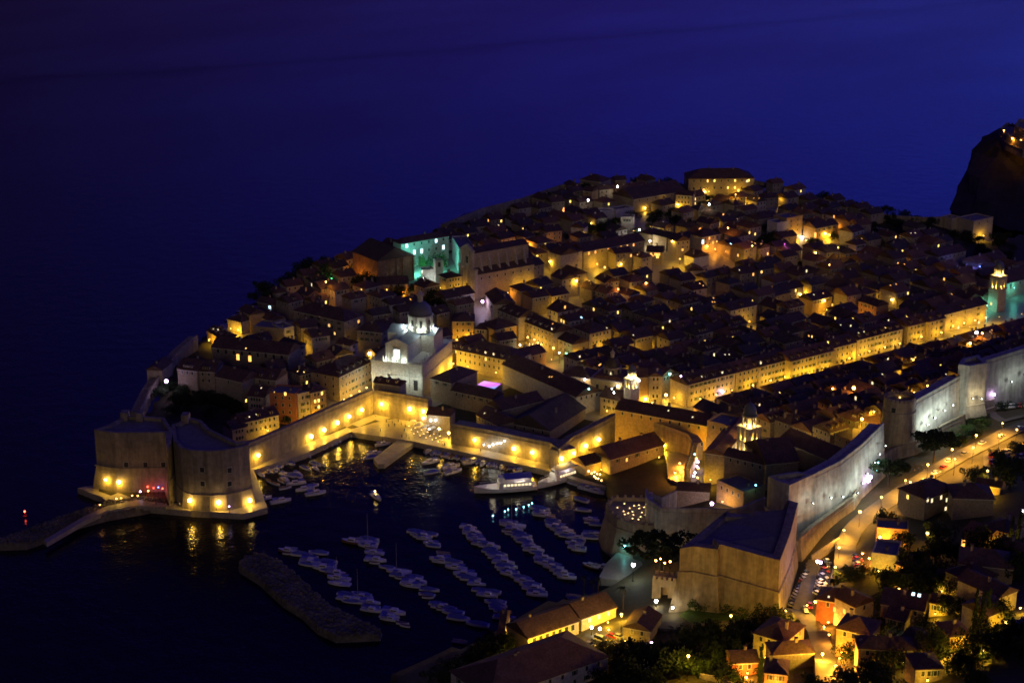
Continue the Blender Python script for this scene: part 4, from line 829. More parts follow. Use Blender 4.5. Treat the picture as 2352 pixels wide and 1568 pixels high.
def near_wall(p, d=10):
    for a, b in zip(wallpts, wallpts[1:]):
        ab = Vector((b.x-a.x, b.y-a.y)); ap = Vector((p[0]-a.x, p[1]-a.y)); f = max(0, min(1, ap.dot(ab)/ab.length_squared))
        if (ap-ab*f).length < d: return True
        if f > 0 and f < 1 and ab.x*ap.y-ab.y*ap.x < 0: pass
    return False
def edge_dist(x, y):
    pr = land[-16:]; m = 1e9
    for a, b in zip(pr, pr[1:]):
        ab = Vector((b.x-a.x, b.y-a.y)); ap = Vector((x-a.x, y-a.y)); f = max(0, min(1, ap.dot(ab)/max(1e-6, ab.length_squared))); m = min(m, (ap-ab*f).length)
    return m
SPEC = []; RES = list(FOOT)
def filler():
    for si in range(-13, 23):
        s0 = 5+si*14.6
        for side_ in (1, -1):
            t = tn0 if side_ == 1 else min(q[1] for q in ROWT)-14
            k = 0
            while t < 150 if side_ == 1 else t > -330:
                hill = side_ == -1 and t < -85
                dd = R.uniform(8.5, 12) if hill else R.uniform(10, 14); w_ = R.uniform(8.5, 12) if hill else R.uniform(11.2, 13); h = R.uniform(6.5, 11.5)
                if side_ == 1 and k < 3: h = R.uniform(5.5, 7.5)
                if side_ == 1 and k >= 3: h = R.uniform(6, 9)
                js = R.uniform(-1.8, 1.8) if hill else R.uniform(-.4, .4)
                ang = math.atan2(SD.y, SD.x)+(R.uniform(-.2, .2) if hill else R.uniform(-.03, .03)); ux, uy = math.cos(ang), math.sin(ang)
                q = st(s0+js, t+(dd if side_ == 1 else 0)); cx_, cy_ = q.x+ux*w_/2-uy*dd/2, q.y+uy*w_/2+ux*dd/2; z = gz(cx_, cy_)
                ok = not (s0 < 3 and side_ == 1) and not (s0 < -150 or (s0 < -8 and t > -70 and side_ == -1)) and z >= 3.6 and bool(inside(np.array([cx_]), np.array([cy_]))[0])
                ok = ok and edge_dist(cx_, cy_) > 11 and not near_wall((cx_, cy_), 15 if side_ == 1 and t > 100 else 12) and not any((cx_-a)**2+(cy_-b)**2 < (r+5)**2 for a, b, r in KEEP_OUT) and visible_px(cx_, cy_, z+8)
                if ok and hits(q.x, q.y, ux, uy, w_, dd, .3): ok = False
                if ok:
                    FOOT.append((q.x, q.y, ux, uy, w_, dd))
                    if z > 22: h = R.uniform(5, 8)
                    kind = R.choice(('gx', 'gx', 'hip', 'gx', 'gy'))
                    wm = R.choice(('house_stone0', 'house_stone1', 'house_stone2', 'house_stone3', 'house_stone4', 'house_stone1', 'house_stone3', 'white_plaster' if z > 9 else 'house_stone0'))
                    SPEC.append((math.dist((cx_, cy_, z), (CX, CY, CZ)), si, side_, t, q.x, q.y, z, ang, w_, dd, h, kind, wm, 'roof_tiles%d' % R.randrange(4)))
                t += side_*(dd+(R.uniform(.3, 1.2) if k % 3 else R.uniform(1.6, 3.2))); k += 1
filler(); SPEC.sort(); print('spec', len(SPEC))
far = MB()
def far_house(x, y, z, ang, w_, d, h, kind, wm, rm):
    M = Matrix.Translation((x, y, z)) @ Matrix.Rotation(ang, 4, 'Z'); mb, r = roofmesh(w_, d, h, kind, rm)
    mb.box(0, w_, 0, d, -4, h-.02, wm)
    if kind == 'gy': mb.add([(0,0,h-.02),(w_,0,h-.02),(w_/2,0,h+.5*w_/2-.02)], [(0,1,2)], wm)
    if kind == 'gx': mb.add([(w_,0,h-.02),(w_,d,h-.02),(w_,d/2,h+.5*d/2-.02),(0,0,h-.02),(0,d,h-.02),(0,d/2,h+.5*d/2-.02)], [(0,1,2),(3,5,4)], wm)
    cx_ = w_*R.uniform(.2, .8); mb.box(cx_-.45, cx_+.45, d*.4, d*.4+.7, h, h+r+.9, 'house_stone1'); mb.box(cx_-.55, cx_+.55, d*.4-.1, d*.4+.8, h+r+.9, h+r+1.15, 'roof_tiles0')
    for a in range(R.choice((2, 3))):
        for b in range(R.choice((1, 2))):
            xx = w_*(a+.5)/3; zz = h-2.4-b*3; m = 'lit_warm' if R.random() < .05 else 'window_dark'
            if zz > .5: mb.box(xx-.62, xx+.62, -.05, 0.02, zz-.12, zz+1.5, 'white_plaster'); mb.box(xx-.48, xx+.48, -.1, -.02, zz, zz+1.4, m)
    for a in range(2):
        yy = d*(a+.5)/2; mb.box(w_-.02, w_+.06, yy-.5, yy+.5, h-2.4, h-.9, 'window_dark')
    o_ = len(far.v); far.v += [tuple(M @ Vector(v)) for v in mb.v]
    for f, m in zip(mb.f, mb.m): far.f.append([i+o_ for i in f]); far.m.append(far.mi(mb.mats[m]))
for dist_, si, side_, t, x, y, z, ang, w_, dd, h, kind, wm, rm in SPEC:
    if len(FILL) >= 205: far_house(x, y, z, ang, w_, dd, h, kind, wm, rm); continue
    tone = {'house_stone0': 'tan', 'house_stone1': 'brown grey', 'house_stone2': 'sandy', 'house_stone3': 'dark stone', 'house_stone4': 'cream', 'white_plaster': 'white'}[wm]
    rk = {'gx': 'long ridged', 'gy': 'gable fronted', 'hip': 'hip roofed'}[kind]
    if side_ == 1: lab = '%s %s house, %s lane past clock tower, landward side' % (tone, rk, ordw[max(0, si)])
    elif si < 0: lab = '%s %s house beyond the dome, %s block seaward' % (tone, rk, ordw[-si])
    else: lab = '%s %s house, %s lane past clock tower, %s' % (tone, rk, ordw[si], 'lower hillside' if t > -95 else 'upper hillside')
    n0 = len(FOOT)
    o = house_at((x, y, z), ang, w_, dd, h, kind, wm, rm, (R.choice((2, 3, 4)), R.choice((1, 2))), (R.choice((2, 3)), R.choice((1, 2))), ('dark',)*7+('lit_warm' if R.random() < .3 else 'dark', 'shut'), R.choice((0, 0, 1, 2, 3)) if t > -100 else R.choice((0, 0, 1)), R.choice((1, 1, 2)), lab, group='old town houses')
    FOOT.pop(); FILL.append(o)
fo = far.build('distant_houses'); tag(fo, 'mass of small dark roofed houses on the far slopes of the old town', 'houses'); fo['kind'] = 'stuff'
print('fill', len(FILL))
# ------------------------------------------------------------------ trees
def crown_mesh(n, shape, leaf, m, seed):
    r = random.Random(seed); mb = MB(); vs = []; fs = []
    clumps = []
    if shape == 'round': clumps = [(r.gauss(0, .38), r.gauss(0, .38), .62+r.gauss(0, .16), r.uniform(.2, .34)) for _ in range(22)]
    if shape == 'pine': clumps = [(math.cos(a)*d, math.sin(a)*d, .78+r.uniform(-.06, .1)-.1*d, r.uniform(.14, .27)) for a, d in [(r.random()*6.28, math.sqrt(r.random())*.85) for _ in range(30)]]
    if shape == 'cypress': clumps = [(r.gauss(0, .1), r.gauss(0, .1), z, .28*(1-abs(z-.4))+.04) for z in [i/16 for i in range(1, 17)]]
    for k in range(n):
        cx, cy, cz, cr = r.choice(clumps)
        d = Vector((r.gauss(0, 1), r.gauss(0, 1), r.gauss(0, 1))).normalized()*cr*r.uniform(.6, 1.05)
        if shape == 'pine': d.z *= .45
        if shape == 'cypress': d.z *= .35
        c = Vector((cx, cy, cz))+d; a = Vector((r.gauss(0, 1), r.gauss(0, 1), r.gauss(0, .6))).normalized()*leaf; b = a.orthogonal().normalized()*leaf*r.uniform(.5, .9)
        i = len(vs); vs += [tuple(c-a), tuple(c+b), tuple(c+a), tuple(c-b)]; fs.append((i, i+1, i+2, i+3))
    mb.add(vs, fs, m); return proto(mb, 'crown')
def trunk_mesh(shape, seed):
    r = random.Random(seed); mb = MB(); top = {'round': .6, 'pine': .62, 'cypress': .3}[shape]; p = Vector((0, 0, -.15)); rad = .045
    for k in range(4):
        q = Vector((r.uniform(-.03, .03)*k, r.uniform(-.03, .03)*k, top*(k+1)/4)); mb.tube(p, q, rad, rad*.82, 'bark', 7); p = q; rad *= .82
    if shape != 'cypress':
        for k in range(7):
            a = k*.9+r.random(); q = Vector((math.cos(a)*r.uniform(.3, .6), math.sin(a)*r.uniform(.3, .6), r.uniform(.62, .8))); mb.tube(Vector((0, 0, top*r.uniform(.7, 1))), q, .02, .006, 'bark', 5)
    return proto(mb, 'trunk')
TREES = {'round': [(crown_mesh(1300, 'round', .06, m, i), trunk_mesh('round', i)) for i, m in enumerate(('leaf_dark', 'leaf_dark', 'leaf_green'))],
         'pine': [(crown_mesh(2200, 'pine', .045, 'leaf_dark', 9), trunk_mesh('pine', 5)), (crown_mesh(2200, 'pine', .045, 'leaf_dark', 19), trunk_mesh('pine', 6))],
         'cypress': [(crown_mesh(900, 'cypress', .05, 'leaf_dark', 3), trunk_mesh('cypress', 1))]}
def tree(c, x, y, h, r, kind, label, var=None, group=None):
    p = gat(*K(c, x, y), 0); z = gz(p.x, p.y); root = empty('tree' if kind == 'round' else ('umbrella_pine' if kind == 'pine' else 'cypress_tree'), (p.x, p.y, z), R.random()*6, label, 'tree', group)
    cr, tr = TREES[kind][var if var is not None else R.randrange(len(TREES[kind])-(1 if kind == 'round' else 0))]
    child_copy(tr, root, (0, 0, 0), 0, (h*.8, h*.8, h)); child_copy(cr, root, (0, 0, 0), 0, (r, r, h*.95)); return root
tree(11, 400, 640, 18, 16.5, 'pine', 'large umbrella pine in front of the great bastion above the gate tower', 0)
tree(8, 1480, 1190, 15, 11, 'pine', 'spreading umbrella pine before the round land wall tower', 1)
tree(8, 1100, 1400, 13, 8.5, 'pine', 'smaller umbrella pine left of the spreading one by the scarp', 0)
tree(8, 2120, 1420, 14, 8, 'round', 'big dark round tree at the right edge beside the car park')
tree(8, 1820, 1370, 7, 5, 'round', 'small dark round tree between the road and the dark roofs')
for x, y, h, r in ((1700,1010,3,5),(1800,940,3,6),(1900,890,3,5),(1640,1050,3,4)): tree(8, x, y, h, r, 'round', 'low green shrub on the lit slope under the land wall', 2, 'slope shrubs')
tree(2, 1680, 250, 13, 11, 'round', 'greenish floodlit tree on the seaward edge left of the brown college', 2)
tree(2, 1960, 330, 12, 8, 'round', 'black rounded tree in front of the brown college corner')
tree(2, 1850, 300, 9, 6, 'round', 'smaller dark tree left of the black rounded one')
for x, y, h, r in ((1430,190,7,9),(1500,150,8,9),(1100,330,7,8),(1150,360,6,7),(1010,400,5,5),(1350,240,6,8)): tree(2, x, y, h, r, 'round', 'dark bush tree on the left skyline above the sea', None, 'skyline trees')
for x, y, h, r in ((1020,830,10,6),(960,760,9,6),(1190,800,7,5)): tree(3, x, y, h, r, 'round', 'dark tree in the garden right behind the dome', None, 'dome garden trees')
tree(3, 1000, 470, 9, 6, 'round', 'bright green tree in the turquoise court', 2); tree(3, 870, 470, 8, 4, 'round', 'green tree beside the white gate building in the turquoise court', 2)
for x, y in ((400,1180),(560,1230),(640,1240),(720,1260),(780,1270),(330,1150),(860,1340),(1280,1430)): tree(2, x, y, 5, 4.5, 'round', 'low garden tree under the tall grey house block', None, 'garden trees below the grey block')
for x, y, h, r in ((130,930,9,7),(60,960,8,7),(620,1080,7,8),(560,1060,6,6),(780,1040,7,7),(1000,950,7,7),(1120,900,7,7),(1250,880,7,7),(1400,900,7,7),(1300,960,7,7),(700,1020,6,6)): tree(5, x, y, h, r, 'round', 'dark tree in the hillside gardens on the right', None, 'hillside trees')
for x, y, h, r in ((560,610,7,7),(620,640,7,6),(680,570,7,6),(490,620,6,5),(1200,560,8,7),(1330,360,8,7),(1430,350,6,6),(960,360,6,5),(1560,400,6,6)): tree(4, x, y, h, r, 'round', 'dark tree below the hilltop convent', None, 'convent hill trees')
for x, y, h, r in ((1200,800,9,6),(1080,780,8,5),(1300,840,9,6),(1400,760,10,7),(1480,850,9,6),(1350,650,9,6),(1250,620,8,5),(1500,560,9,6),(1900,520,11,7),(2080,560,10,7),(1700,900,8,5),(1600,1000,7,5),(2150,700,10,6),(700,720,5,4),(780,700,5,4),(900,690,6,4),(1120,980,6,5),(2060,1060,8,5),(1500,1300,7,5),(1620,1250,6,5),(1400,1150,6,4),(780,1400,6,5),(1100,1450,7,6),(1300,1500,8,6),(1650,1450,8,6),(1850,1400,9,7),(2050,1330,9,7),(2200,1250,9,7)): tree(12, x, y, h, r, 'round', 'dark garden tree among the lower right villas', None, 'villa garden trees')
for x, y, h in ((1820,1130,14),(1870,1160,15),(1920,1100,13),(2180,420,14),(2120,430,12)): tree(12, x, y, h, 2.6, 'cypress', 'tall dark cypress among the lower right villas', None, 'cypress trees')
tree(11, 1230, 1560, 13, 2.4, 'cypress', 'single cypress at the bottom edge beside the lit lawn')
for x, y, h, r in ((100,1420,9,7),(220,1450,10,7),(340,1460,10,7),(450,1400,9,6),(530,1500,9,7),(150,1540,8,7),(640,1290,8,5),(760,1240,8,6),(880,1280,9,6),(1000,1230,8,6),(1060,1300,8,6),(1250,1130,8,6),(1350,1100,7,5),(940,1380,8,6),(1120,1200,7,5),(600,1230,6,5)): tree(11, x, y, h, r, 'round', 'dark tree between the bottom street and the lawn', None, 'bottom street trees')
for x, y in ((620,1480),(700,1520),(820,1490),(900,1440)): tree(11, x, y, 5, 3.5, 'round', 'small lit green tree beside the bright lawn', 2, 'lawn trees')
for x, y, h, r in ((620,1320,7,6),(520,1360,7,6),(430,1420,7,6),(330,1480,6,6),(230,1530,6,6),(120,1560,6,6),(700,1260,5,4),(560,1270,6,5)): tree(10, x, y, h, r, 'round', 'shoreline tree left of the quarantine halls', None, 'shoreline trees')
for x, y in ((640,900),(760,930),(880,950),(1000,980),(1120,1010),(700,960),(1220,1030)): tree(11, x, y, 4, 4.5, 'round', 'dark shrub at the foot of the great bastion', 2, 'bastion foot shrubs')
rpp = rpts+rp2+rp3; cnt = 0; tries = 0; TPOS = []
def scatter(n, x0, x1, y0, y1, lab, grp, hr, rr, cond=lambda x, y: True):
    k = 0; tr = 0
    while k < n and tr < n*40:
        tr += 1; x = R.uniform(x0, x1); y = R.uniform(y0, y1)
        if not cond(x, y): continue
        p = gat(x, y, 0); r = R.uniform(*rr)
        if any((p.x-q.x)**2+(p.y-q.y)**2 < (r+4.5)**2 for q in rpp) or any((p.x-a)**2+(p.y-b)**2 < (r*.9+c)**2 for a, b, c in TPOS) or hits(p.x-r*.5, p.y-r*.5, 1, 0, r, r, 0) or not bool(inside(np.array([p.x]), np.array([p.y]))[0]): continue
        TPOS.append((p.x, p.y, r*.7)); tree(0, x, y, R.uniform(*hr), r, 'round', lab, None, grp); k += 1
    return k
a1 = scatter(24, 1900, 2400, 1180, 1600, 'dark garden tree between the villas at the lower right', 'garden trees lower right', (6, 10), (4, 6.5))
a2 = scatter(18, 1380, 1950, 1400, 1600, 'dark garden tree near the bottom street', 'garden trees bottom', (5, 8), (3.5, 5.5), lambda x, y: y > 1490 or (x > 1560 and y > 1440))
a3 = scatter(34, 1040, 1760, 420, 560, 'bushy tree on the far ridge below the sea wall', 'ridge trees', (4, 7), (4, 6.5))
a4 = scatter(40, 1740, 2330, 440, 640, 'bushy tree on the far slope right of the convent', 'slope trees', (4, 7), (4, 6.5))
a5 = scatter(14, 330, 640, 860, 960, 'dark tree in the gardens behind the twin bastion fortress', 'fortress garden trees', (4, 7), (3.5, 5))
a6 = scatter(16, 560, 1000, 600, 720, 'dark tree among the seaward houses left of the church', 'seaward trees', (5, 8), (4, 6))
a7 = scatter(16, 2000, 2400, 900, 1080, 'shrub on the slope between land wall and road', 'wall slope shrubs', (3, 5), (3, 5))
print('scatter', a1, a2, a3, a4, a5, a6, a7)
def palm(c, x, y, h, label):
    p = gat(*K(c, x, y), 0); root = empty('palm_tree', (p.x, p.y, gz(p.x, p.y)), 0, label, 'palm tree', 'palms by the beach')
    mb = MB(); mb.tube((0, 0, -1), (0, 0, h), .28, .2, 'bark', 7); mb.build('trunk', root); mb = MB()
    for k in range(14):
        a = k*.449*2; pr = None; L0 = 3.2
        for j in range(6):
            f = j/5; q = Vector((math.cos(a)*L0*f, math.sin(a)*L0*f, h+1.2*math.sin(f*2.6)-1.6*f*f)); wv = Vector((-math.sin(a), math.cos(a), -.3))*(.45*(1-f*.8))
            if pr: mb.add([tuple(pr[0]-pr[1]), tuple(pr[0]), tuple(q), tuple(q-wv)], [(0,1,2,3)], 'leaf_dark'); mb.add([tuple(pr[0]+pr[1]*Vector((1,1,-1)).z*-1), tuple(pr[0]), tuple(q), tuple(q+wv)], [(3,2,1,0)], 'leaf_dark')
            pr = (q, wv)
    mb.build('crown', root)
for x, y in ((1320,860),(1440,870),(1650,950),(1400,900)): palm(10, x, y, 8, 'palm beside the beach below the great bastion')
# ------------------------------------------------------------------ boats
def hull(mb, L_, B, H_, m, fw=.35, deck='white_paint', z0=-.4):
    rings = []
    for f, b, k in ((0, .78, 0), (.15, .9, 0), (.4, 1, 0), (.65, .92, .05), (.82, .66, .15), (.93, .34, .28), (1, .04, .4)):
        x = -L_/2+f*L_; w_ = B/2*b; zt = H_*(1+k*.9); rings.append([(x, -w_*.45, z0), (x, -w_, H_*.35), (x, -w_*1.02, zt), (x, w_*1.02, zt), (x, w_, H_*.35), (x, w_*.45, z0)])
    mb.loft(rings, m); 
    rr = [[(r_[2][0]*.96, r_[2][1]*.86, r_[2][2]+.02), (r_[3][0]*.96, r_[3][1]*.86, r_[3][2]+.02)] for r_ in rings]
    vs = [p for q in rr for p in q]; mb.add(vs, [(2*i, 2*i+1, 2*i+3, 2*i+2) for i in range(len(rr)-1)], deck)
def make_boat(kind, L_, lab, cat):
    root = empty({'tarp': 'motorboat', 'motor': 'motorboat', 'sail': 'sailing_boat', 'open': 'rowing_boat', 'wood': 'wooden_boat'}[kind], (0, 0, 0), 0, lab, cat)
    B = L_*.33; m = 'boat_wood' if kind == 'wood' else 'white_paint'; mb = MB(); hull(mb, L_, B, .9, m, deck='boat_wood' if kind == 'open' else 'white_paint'); mb.build('hull', root)
    if kind == 'tarp':
        mb = MB(); mb.loft([[(x, -w_, 1.0), (x, 0, h), (x, w_, 1.0)] for x, w_, h in ((-L_*.45, B*.36, 1.25), (-L_*.2, B*.46, 2.0), (L_*.1, B*.46, 1.9), (L_*.3, B*.3, 1.4), (L_*.4, B*.1, 1.2))], 'blue_canvas'); mb.build('canvas_cover', root)
    if kind in ('motor', 'wood'):
        mb = MB(); mb.box(-L_*.12, L_*.2, -B*.34, B*.34, .95, 1.9, 'white_paint', taper=.2); c = mb.build('cabin', root)
        q = MB(); q.box(-L_*.08, L_*.17, -B*.335, B*.335, 1.3, 1.65, 'dark_glass', taper=.05); q.build('windscreen', c)
        q = MB(); q.box(-L_*.42, -L_*.14, -B*.36, B*.36, 2.0, 2.08, 'blue_canvas' if kind == 'motor' else 'grey_canvas')
        for sx in (-.4, -.16):
            for sy in (-1, 1): q.tube((L_*sx, sy*B*.33, .9), (L_*sx, sy*B*.33, 2.0), .03, .03, 'dark_metal', 4)
        q.build('canopy', root)
    if kind == 'sail':
        mb = MB(); mb.box(-L_*.1, L_*.25, -B*.28, B*.28, .95, 1.5, 'white_paint', taper=.25); mb.build('cabin', root)
        mb = MB(); mb.tube((L_*.08, 0, .9), (L_*.08, 0, L_*1.25), .09, .06, 'house_stone4', 6); mb.tube((L_*.08, 0, L_*.8), (L_*.08, -.9, L_*.8), .03, .03, 'house_stone4', 4); mb.tube((L_*.08, 0, L_*.8), (L_*.08, .9, L_*.8), .03, .03, 'house_stone4', 4); mb.build('mast', root)
        mb = MB(); mb.tube((L_*.06, 0, 2.1), (-L_*.38, 0, 2.0), .2, .13, 'blue_canvas', 8); mb.build('boom', root)
    if kind == 'open':
        for x in (-L_*.2, L_*.1): q = MB(); q.box(x-.15, x+.15, -B*.42, B*.42, .95, 1.02, 'boat_wood'); q.build('thwart', root)
        q = MB(); q.box(-L_*.54, -L_*.47, -.2, .2, .3, 1.4, 'dark_metal'); q.build('outboard_motor', root)
    return root
BP = {'t': make_boat('tarp', 8, 'x', 'boat'), 'm': make_boat('motor', 8.5, 'x', 'boat'), 's': make_boat('sail', 11, 'x', 'sailing boat'), 'o': make_boat('open', 5.5, 'x', 'boat'), 'w': make_boat('wood', 9, 'x', 'boat')}
BL = {'t': 'small boat under blue canvas', 'm': 'white cabin motorboat', 's': 'sailing boat with a bare mast', 'o': 'small open boat', 'w': 'wooden hulled cabin boat'}
def boat(c, x, y, k, where, group, dv=(220, 26), jit=6, sc=1.):
    q = K(c, x, y); p = at(*q, 0); p2 = at(q[0]+dv[0]*.1, q[1]+dv[1]*.1, 0); a = math.atan2(p2.y-p.y, p2.x-p.x)+math.radians(R.uniform(-jit, jit))+(math.pi if R.random() < .4 else 0)
    o = copy_tree(BP[k]); o.location = (p.x, p.y, 0); o.rotation_euler = (0, 0, a); o['label'] = BL[k]+' '+where; o['group'] = group; s_ = sc*R.uniform(.82, 1.15); o.scale = (s_, s_*R.uniform(.95, 1.15), s_); return o
rowsB = [
 ('nearest the breakwater', 9, '520,470,w 635,500,t 700,520,t 770,485,t 665,580,t 850,560,t 820,612,m 700,550,m 920,655,w 940,700,m 945,742,s 1010,835,t 1130,835,t 1085,875,s 1010,870,m 1200,905,m 1210,945,t 1400,985,m 1370,1020,m 1480,1075,o'),
 ('in the second mooring row from the breakwater', 9, '1060,392,w 1170,400,s 1200,372,t 1190,425,m 1240,485,m 1250,545,m 1345,605,t 1445,640,s 1440,675,t 1560,692,t 1550,740,m 1600,722,m 1680,835,t 1705,795,t 1780,915,t 1850,950,t 1800,940,m 1900,985,t 1950,1035,t 2105,1085,t 1960,1232,o'),
 ('in the middle mooring row', 9, '1600,310,t 1700,325,t 1650,345,m 1720,405,m 1820,490,o 1800,540,m 1900,560,t 1925,610,m 2005,645,o 2000,665,m 2050,705,t 2100,745,m 2140,800,t 2210,815,t 2190,840,m'),
 ('in the fourth mooring row towards the gate', 10, '350,270,m 375,300,m 395,335,t 400,350,m 440,388,w 515,420,t 530,430,m 545,475,t 590,500,t 600,525,m 645,565,m 670,602,t 700,645,t 780,690,t 815,722,m 870,755,t 900,785,m 930,815,t 575,900,t 600,930,t 640,975,t 655,1030,t'),
 ('in the fifth mooring row towards the gate', 10, '690,225,t 730,255,s 735,290,m 690,300,o 775,315,t 800,345,t 815,372,m 880,432,m 900,460,m 985,530,m 985,555,t 1050,580,t 1060,605,m 1110,632,m 1150,662,m 1175,690,m'),
 ('in the sixth mooring row under the terrace bastion', 10, '955,115,t 965,150,m 1030,170,o 1060,215,t 1075,245,t 1090,270,m 1150,295,m 1165,322,m 1260,362,m 1240,405,m 1265,438,m 1300,40,t 1320,125,t 1380,205,m 1430,245,t 1385,335,m 1430,318,t 1240,852,o'),
]
for where, c, txt in rowsB:
    for e in txt.split():
        x, y, k = e.split(','); boat(c, float(x), float(y), k, where, 'boats moored in rows')
        if R.random() < .6: boat(c, float(x)+R.uniform(-6, 20), float(y)+R.uniform(16, 22), R.choice('tmo'), where, 'boats moored in rows', sc=.85)
for i in range(34):   # along the lamp lit harbour wall
    f = i/33; boat(0, 598+f*205+R.uniform(-3, 3), 1092-f*94+R.uniform(-3, 3), R.choice('ootmt'), 'moored along the lamp lit harbour wall', 'boats along the harbour wall', dv=(60, 40), jit=8, sc=.8)
for i in range(13): f = i/12; boat(0, 620+f*120+R.uniform(-6, 6), 1112-f*45+R.uniform(-6, 6), R.choice('omt'), 'in the outer line off the harbour wall', 'boats along the harbour wall', dv=(70, 30), jit=8, sc=.8)
for x, y, k in ((655,1122,'o'),(700,1125,'m'),(680,1112,'m'),(725,1135,'m'),(715,1118,'t'),(645,1153,'m'),(600,1148,'m'),(860,1043,'m'),(852,1052,'t'),(880,1022,'m'),(893,1012,'o'),(905,1006,'o')): boat(0, x, y, k, 'floating free in the inner harbour', 'boats loose in the inner harbour', dv=(60, -10))
for i in range(36):   # along the restaurant quay
    f = i/35; boat(6, 440+f*800+R.uniform(-8, 8), 745+f*165+R.uniform(-10, 10)+22, R.choice('omtot'), 'moored below the restaurant quay', 'boats below the restaurant quay', dv=(60, -75), jit=8, sc=.78)
for x, y, k in ((480,862,'m'),(490,950,'t'),(655,905,'m'),(670,945,'m'),(830,860,'m'),(900,850,'o')): boat(6, x, y, k, 'afloat just off the restaurant quay', 'boats off the restaurant quay', dv=(120, -30))
for x, y, k in ((1690,1045,'t'),(1760,1060,'t'),(1800,1090,'m'),(1870,1110,'m'),(1740,1180,'t')): boat(6, x, y, k, 'below the quayside warehouse', 'boats by the warehouse', dv=(100, 30))
for x, y, k in ((1380,595,'w'),(1500,610,'m'),(1580,445,'o'),(1640,485,'m'),(1690,540,'o'),(1740,510,'t'),(1730,575,'m'),(1660,600,'o')): boat(10, x, y, k, 'drawn up by the lit little beach', 'boats on the beach', dv=(150, -60) if y < 590 else (150, 40))
def ship(c, ax, ay, bx, by, B, lab):
    p, q = at(*K(c, ax, ay), 0), at(*K(c, bx, by), 0); L_ = (q-p).length; m = (p+q)/2; a = math.atan2(p.y-q.y, p.x-q.x)
    root = empty('excursion_ship', (m.x, m.y, 0), a, lab, 'ship'); mb = MB(); hull(mb, L_, B, 2.2, 'white_paint'); mb.build('hull', root)
    mb = MB(); mb.box(-L_*.42, L_*.12, -B*.38, B*.38, 2.25, 4.6, 'white_paint', taper=.15); d = mb.build('deckhouse', root)
    q = MB(); q.box(-.45, .45, -.06, .06, 0, .9, 'lit_pale'); wp = proto(q, 'window')
    for k in range(int(L_*.5/1.6)):
        for s_ in (-1, 1): child_copy(wp, d, (-L_*.4+k*1.6+.6, s_*B*.375, 3.1))
    mb = MB(); mb.box(-L_*.43, L_*.03, -B*.44, B*.44, 6.6, 6.75, 'blue_canvas')
    for x in (-L_*.38, -L_*.18, 0):
        for s_ in (-1, 1): mb.tube((x, s_*B*.36, 4.6), (x, s_*B*.36, 6.6), .05, .05, 'white_paint', 5)
    mb.build('canopy', root)
    mb = MB(); mb.box(L_*.04, L_*.12, -B*.22, B*.22, 4.62, 6.9, 'white_paint', taper=.15); w_ = mb.build('wheelhouse', root); q = MB(); q.box(L_*.115, L_*.123, -B*.19, B*.19, 5.6, 6.4, 'dark_glass'); q.build('window', w_)
    mb = MB(); mb.tube((L_*.08, 0, 6.8), (L_*.08, 0, 11), .1, .05, 'white_paint', 6); mb.build('mast', root)
    mb = MB()
    for s_ in (-1, 1):
        mb.tube((L_*.13, s_*B*.42, 3.4), (L_*.4, s_*B*.2, 3.9), .04, .04, 'white_paint', 4)
        for k in range(5): f = k/4; mb.tube((L_*(.13+.27*f), s_*B*(.42-.22*f), 2.3), (L_*(.13+.27*f), s_*B*(.42-.22*f), 3.4+.5*f), .04, .04, 'white_paint', 4)
    mb.build('railing', root)
    for k, s_ in ((.2, 1), (-.2, 1), (.2, -1), (-.3, -1)):
        l = bpy.data.lights.new('deck_light', 'POINT'); l.energy = 160; l.color = (1, .85, .55); l.shadow_soft_size = .15; o = link('deck_light', l, root); o.location = (L_*k, s_*B*.25, 5.8)
    return root
ship(6, 850, 1112, 1368, 1075, 8, 'large white excursion ship with a blue canopy and lit foredeck')
ship(6, 1385, 1075, 1700, 975, 6.5, 'smaller excursion ship with a blue canopy beside the larger one')
# ------------------------------------------------------------------ cars
def make_car(paint, h=1.45, L_=4.2, van=False):
    root = empty('parked_car', (0, 0, 0), 0, 'x', 'car'); W_ = .88; mb = MB()
    pr = [(-L_/2, .35), (-L_/2+.02, .85), (-L_*.42, .95), (L_*.22, .93), (L_*.46, .75), (L_/2, .6), (L_/2, .35)]
    mb.loft([[(x, y*(W_ if z < .9 else W_*.97), z) for x, z in pr] for y in (-1, 1)], paint); mb.build('body', root)
    cp = [(-L_*.40, .93), (-L_*.32, h), (L_*.08, h), (L_*.24, .92)] if not van else [(-L_*.47, .93), (-L_*.46, h), (L_*.22, h), (L_*.36, .92)]
    mb = MB(); mb.loft([[(x, y*(W_*.93 if z < 1 else W_*.78), z) for x, z in cp] for y in (-1, 1)], 'dark_glass'); mb.add([(cp[1][0]+.05, -W_*.77, h+.015), (cp[2][0]-.05, -W_*.77, h+.015), (cp[2][0]-.05, W_*.77, h+.015), (cp[1][0]+.05, W_*.77, h+.015)], [(0,1,2,3)], paint); mb.build('cabin', root)
    for x in (-L_*.31, L_*.31):
        for s_ in (-1, 1): q = MB(); q.tube((x, s_*W_-.12*s_, .32), (x, s_*W_+.03*s_, .32), .32, .32, 'tyre', 12); wl = q.build('wheel', root); q = MB(); q.tube((x, s_*W_+.02*s_, .32), (x, s_*W_+.045*s_, .32), .18, .18, 'car_silver', 8); q.build('rim', wl)
    for s_ in (-1, 1):
        q = MB(); q.box(L_/2-.06, L_/2+.02, s_*.62-.16, s_*.62+.16, .58, .72, 'car_white'); q.build('headlight', root); q = MB(); q.box(-L_/2-.02, -L_/2+.05, s_*.62-.16, s_*.62+.16, .66, .8, 'parasol_red'); q.build('tail_light', root)
    return root
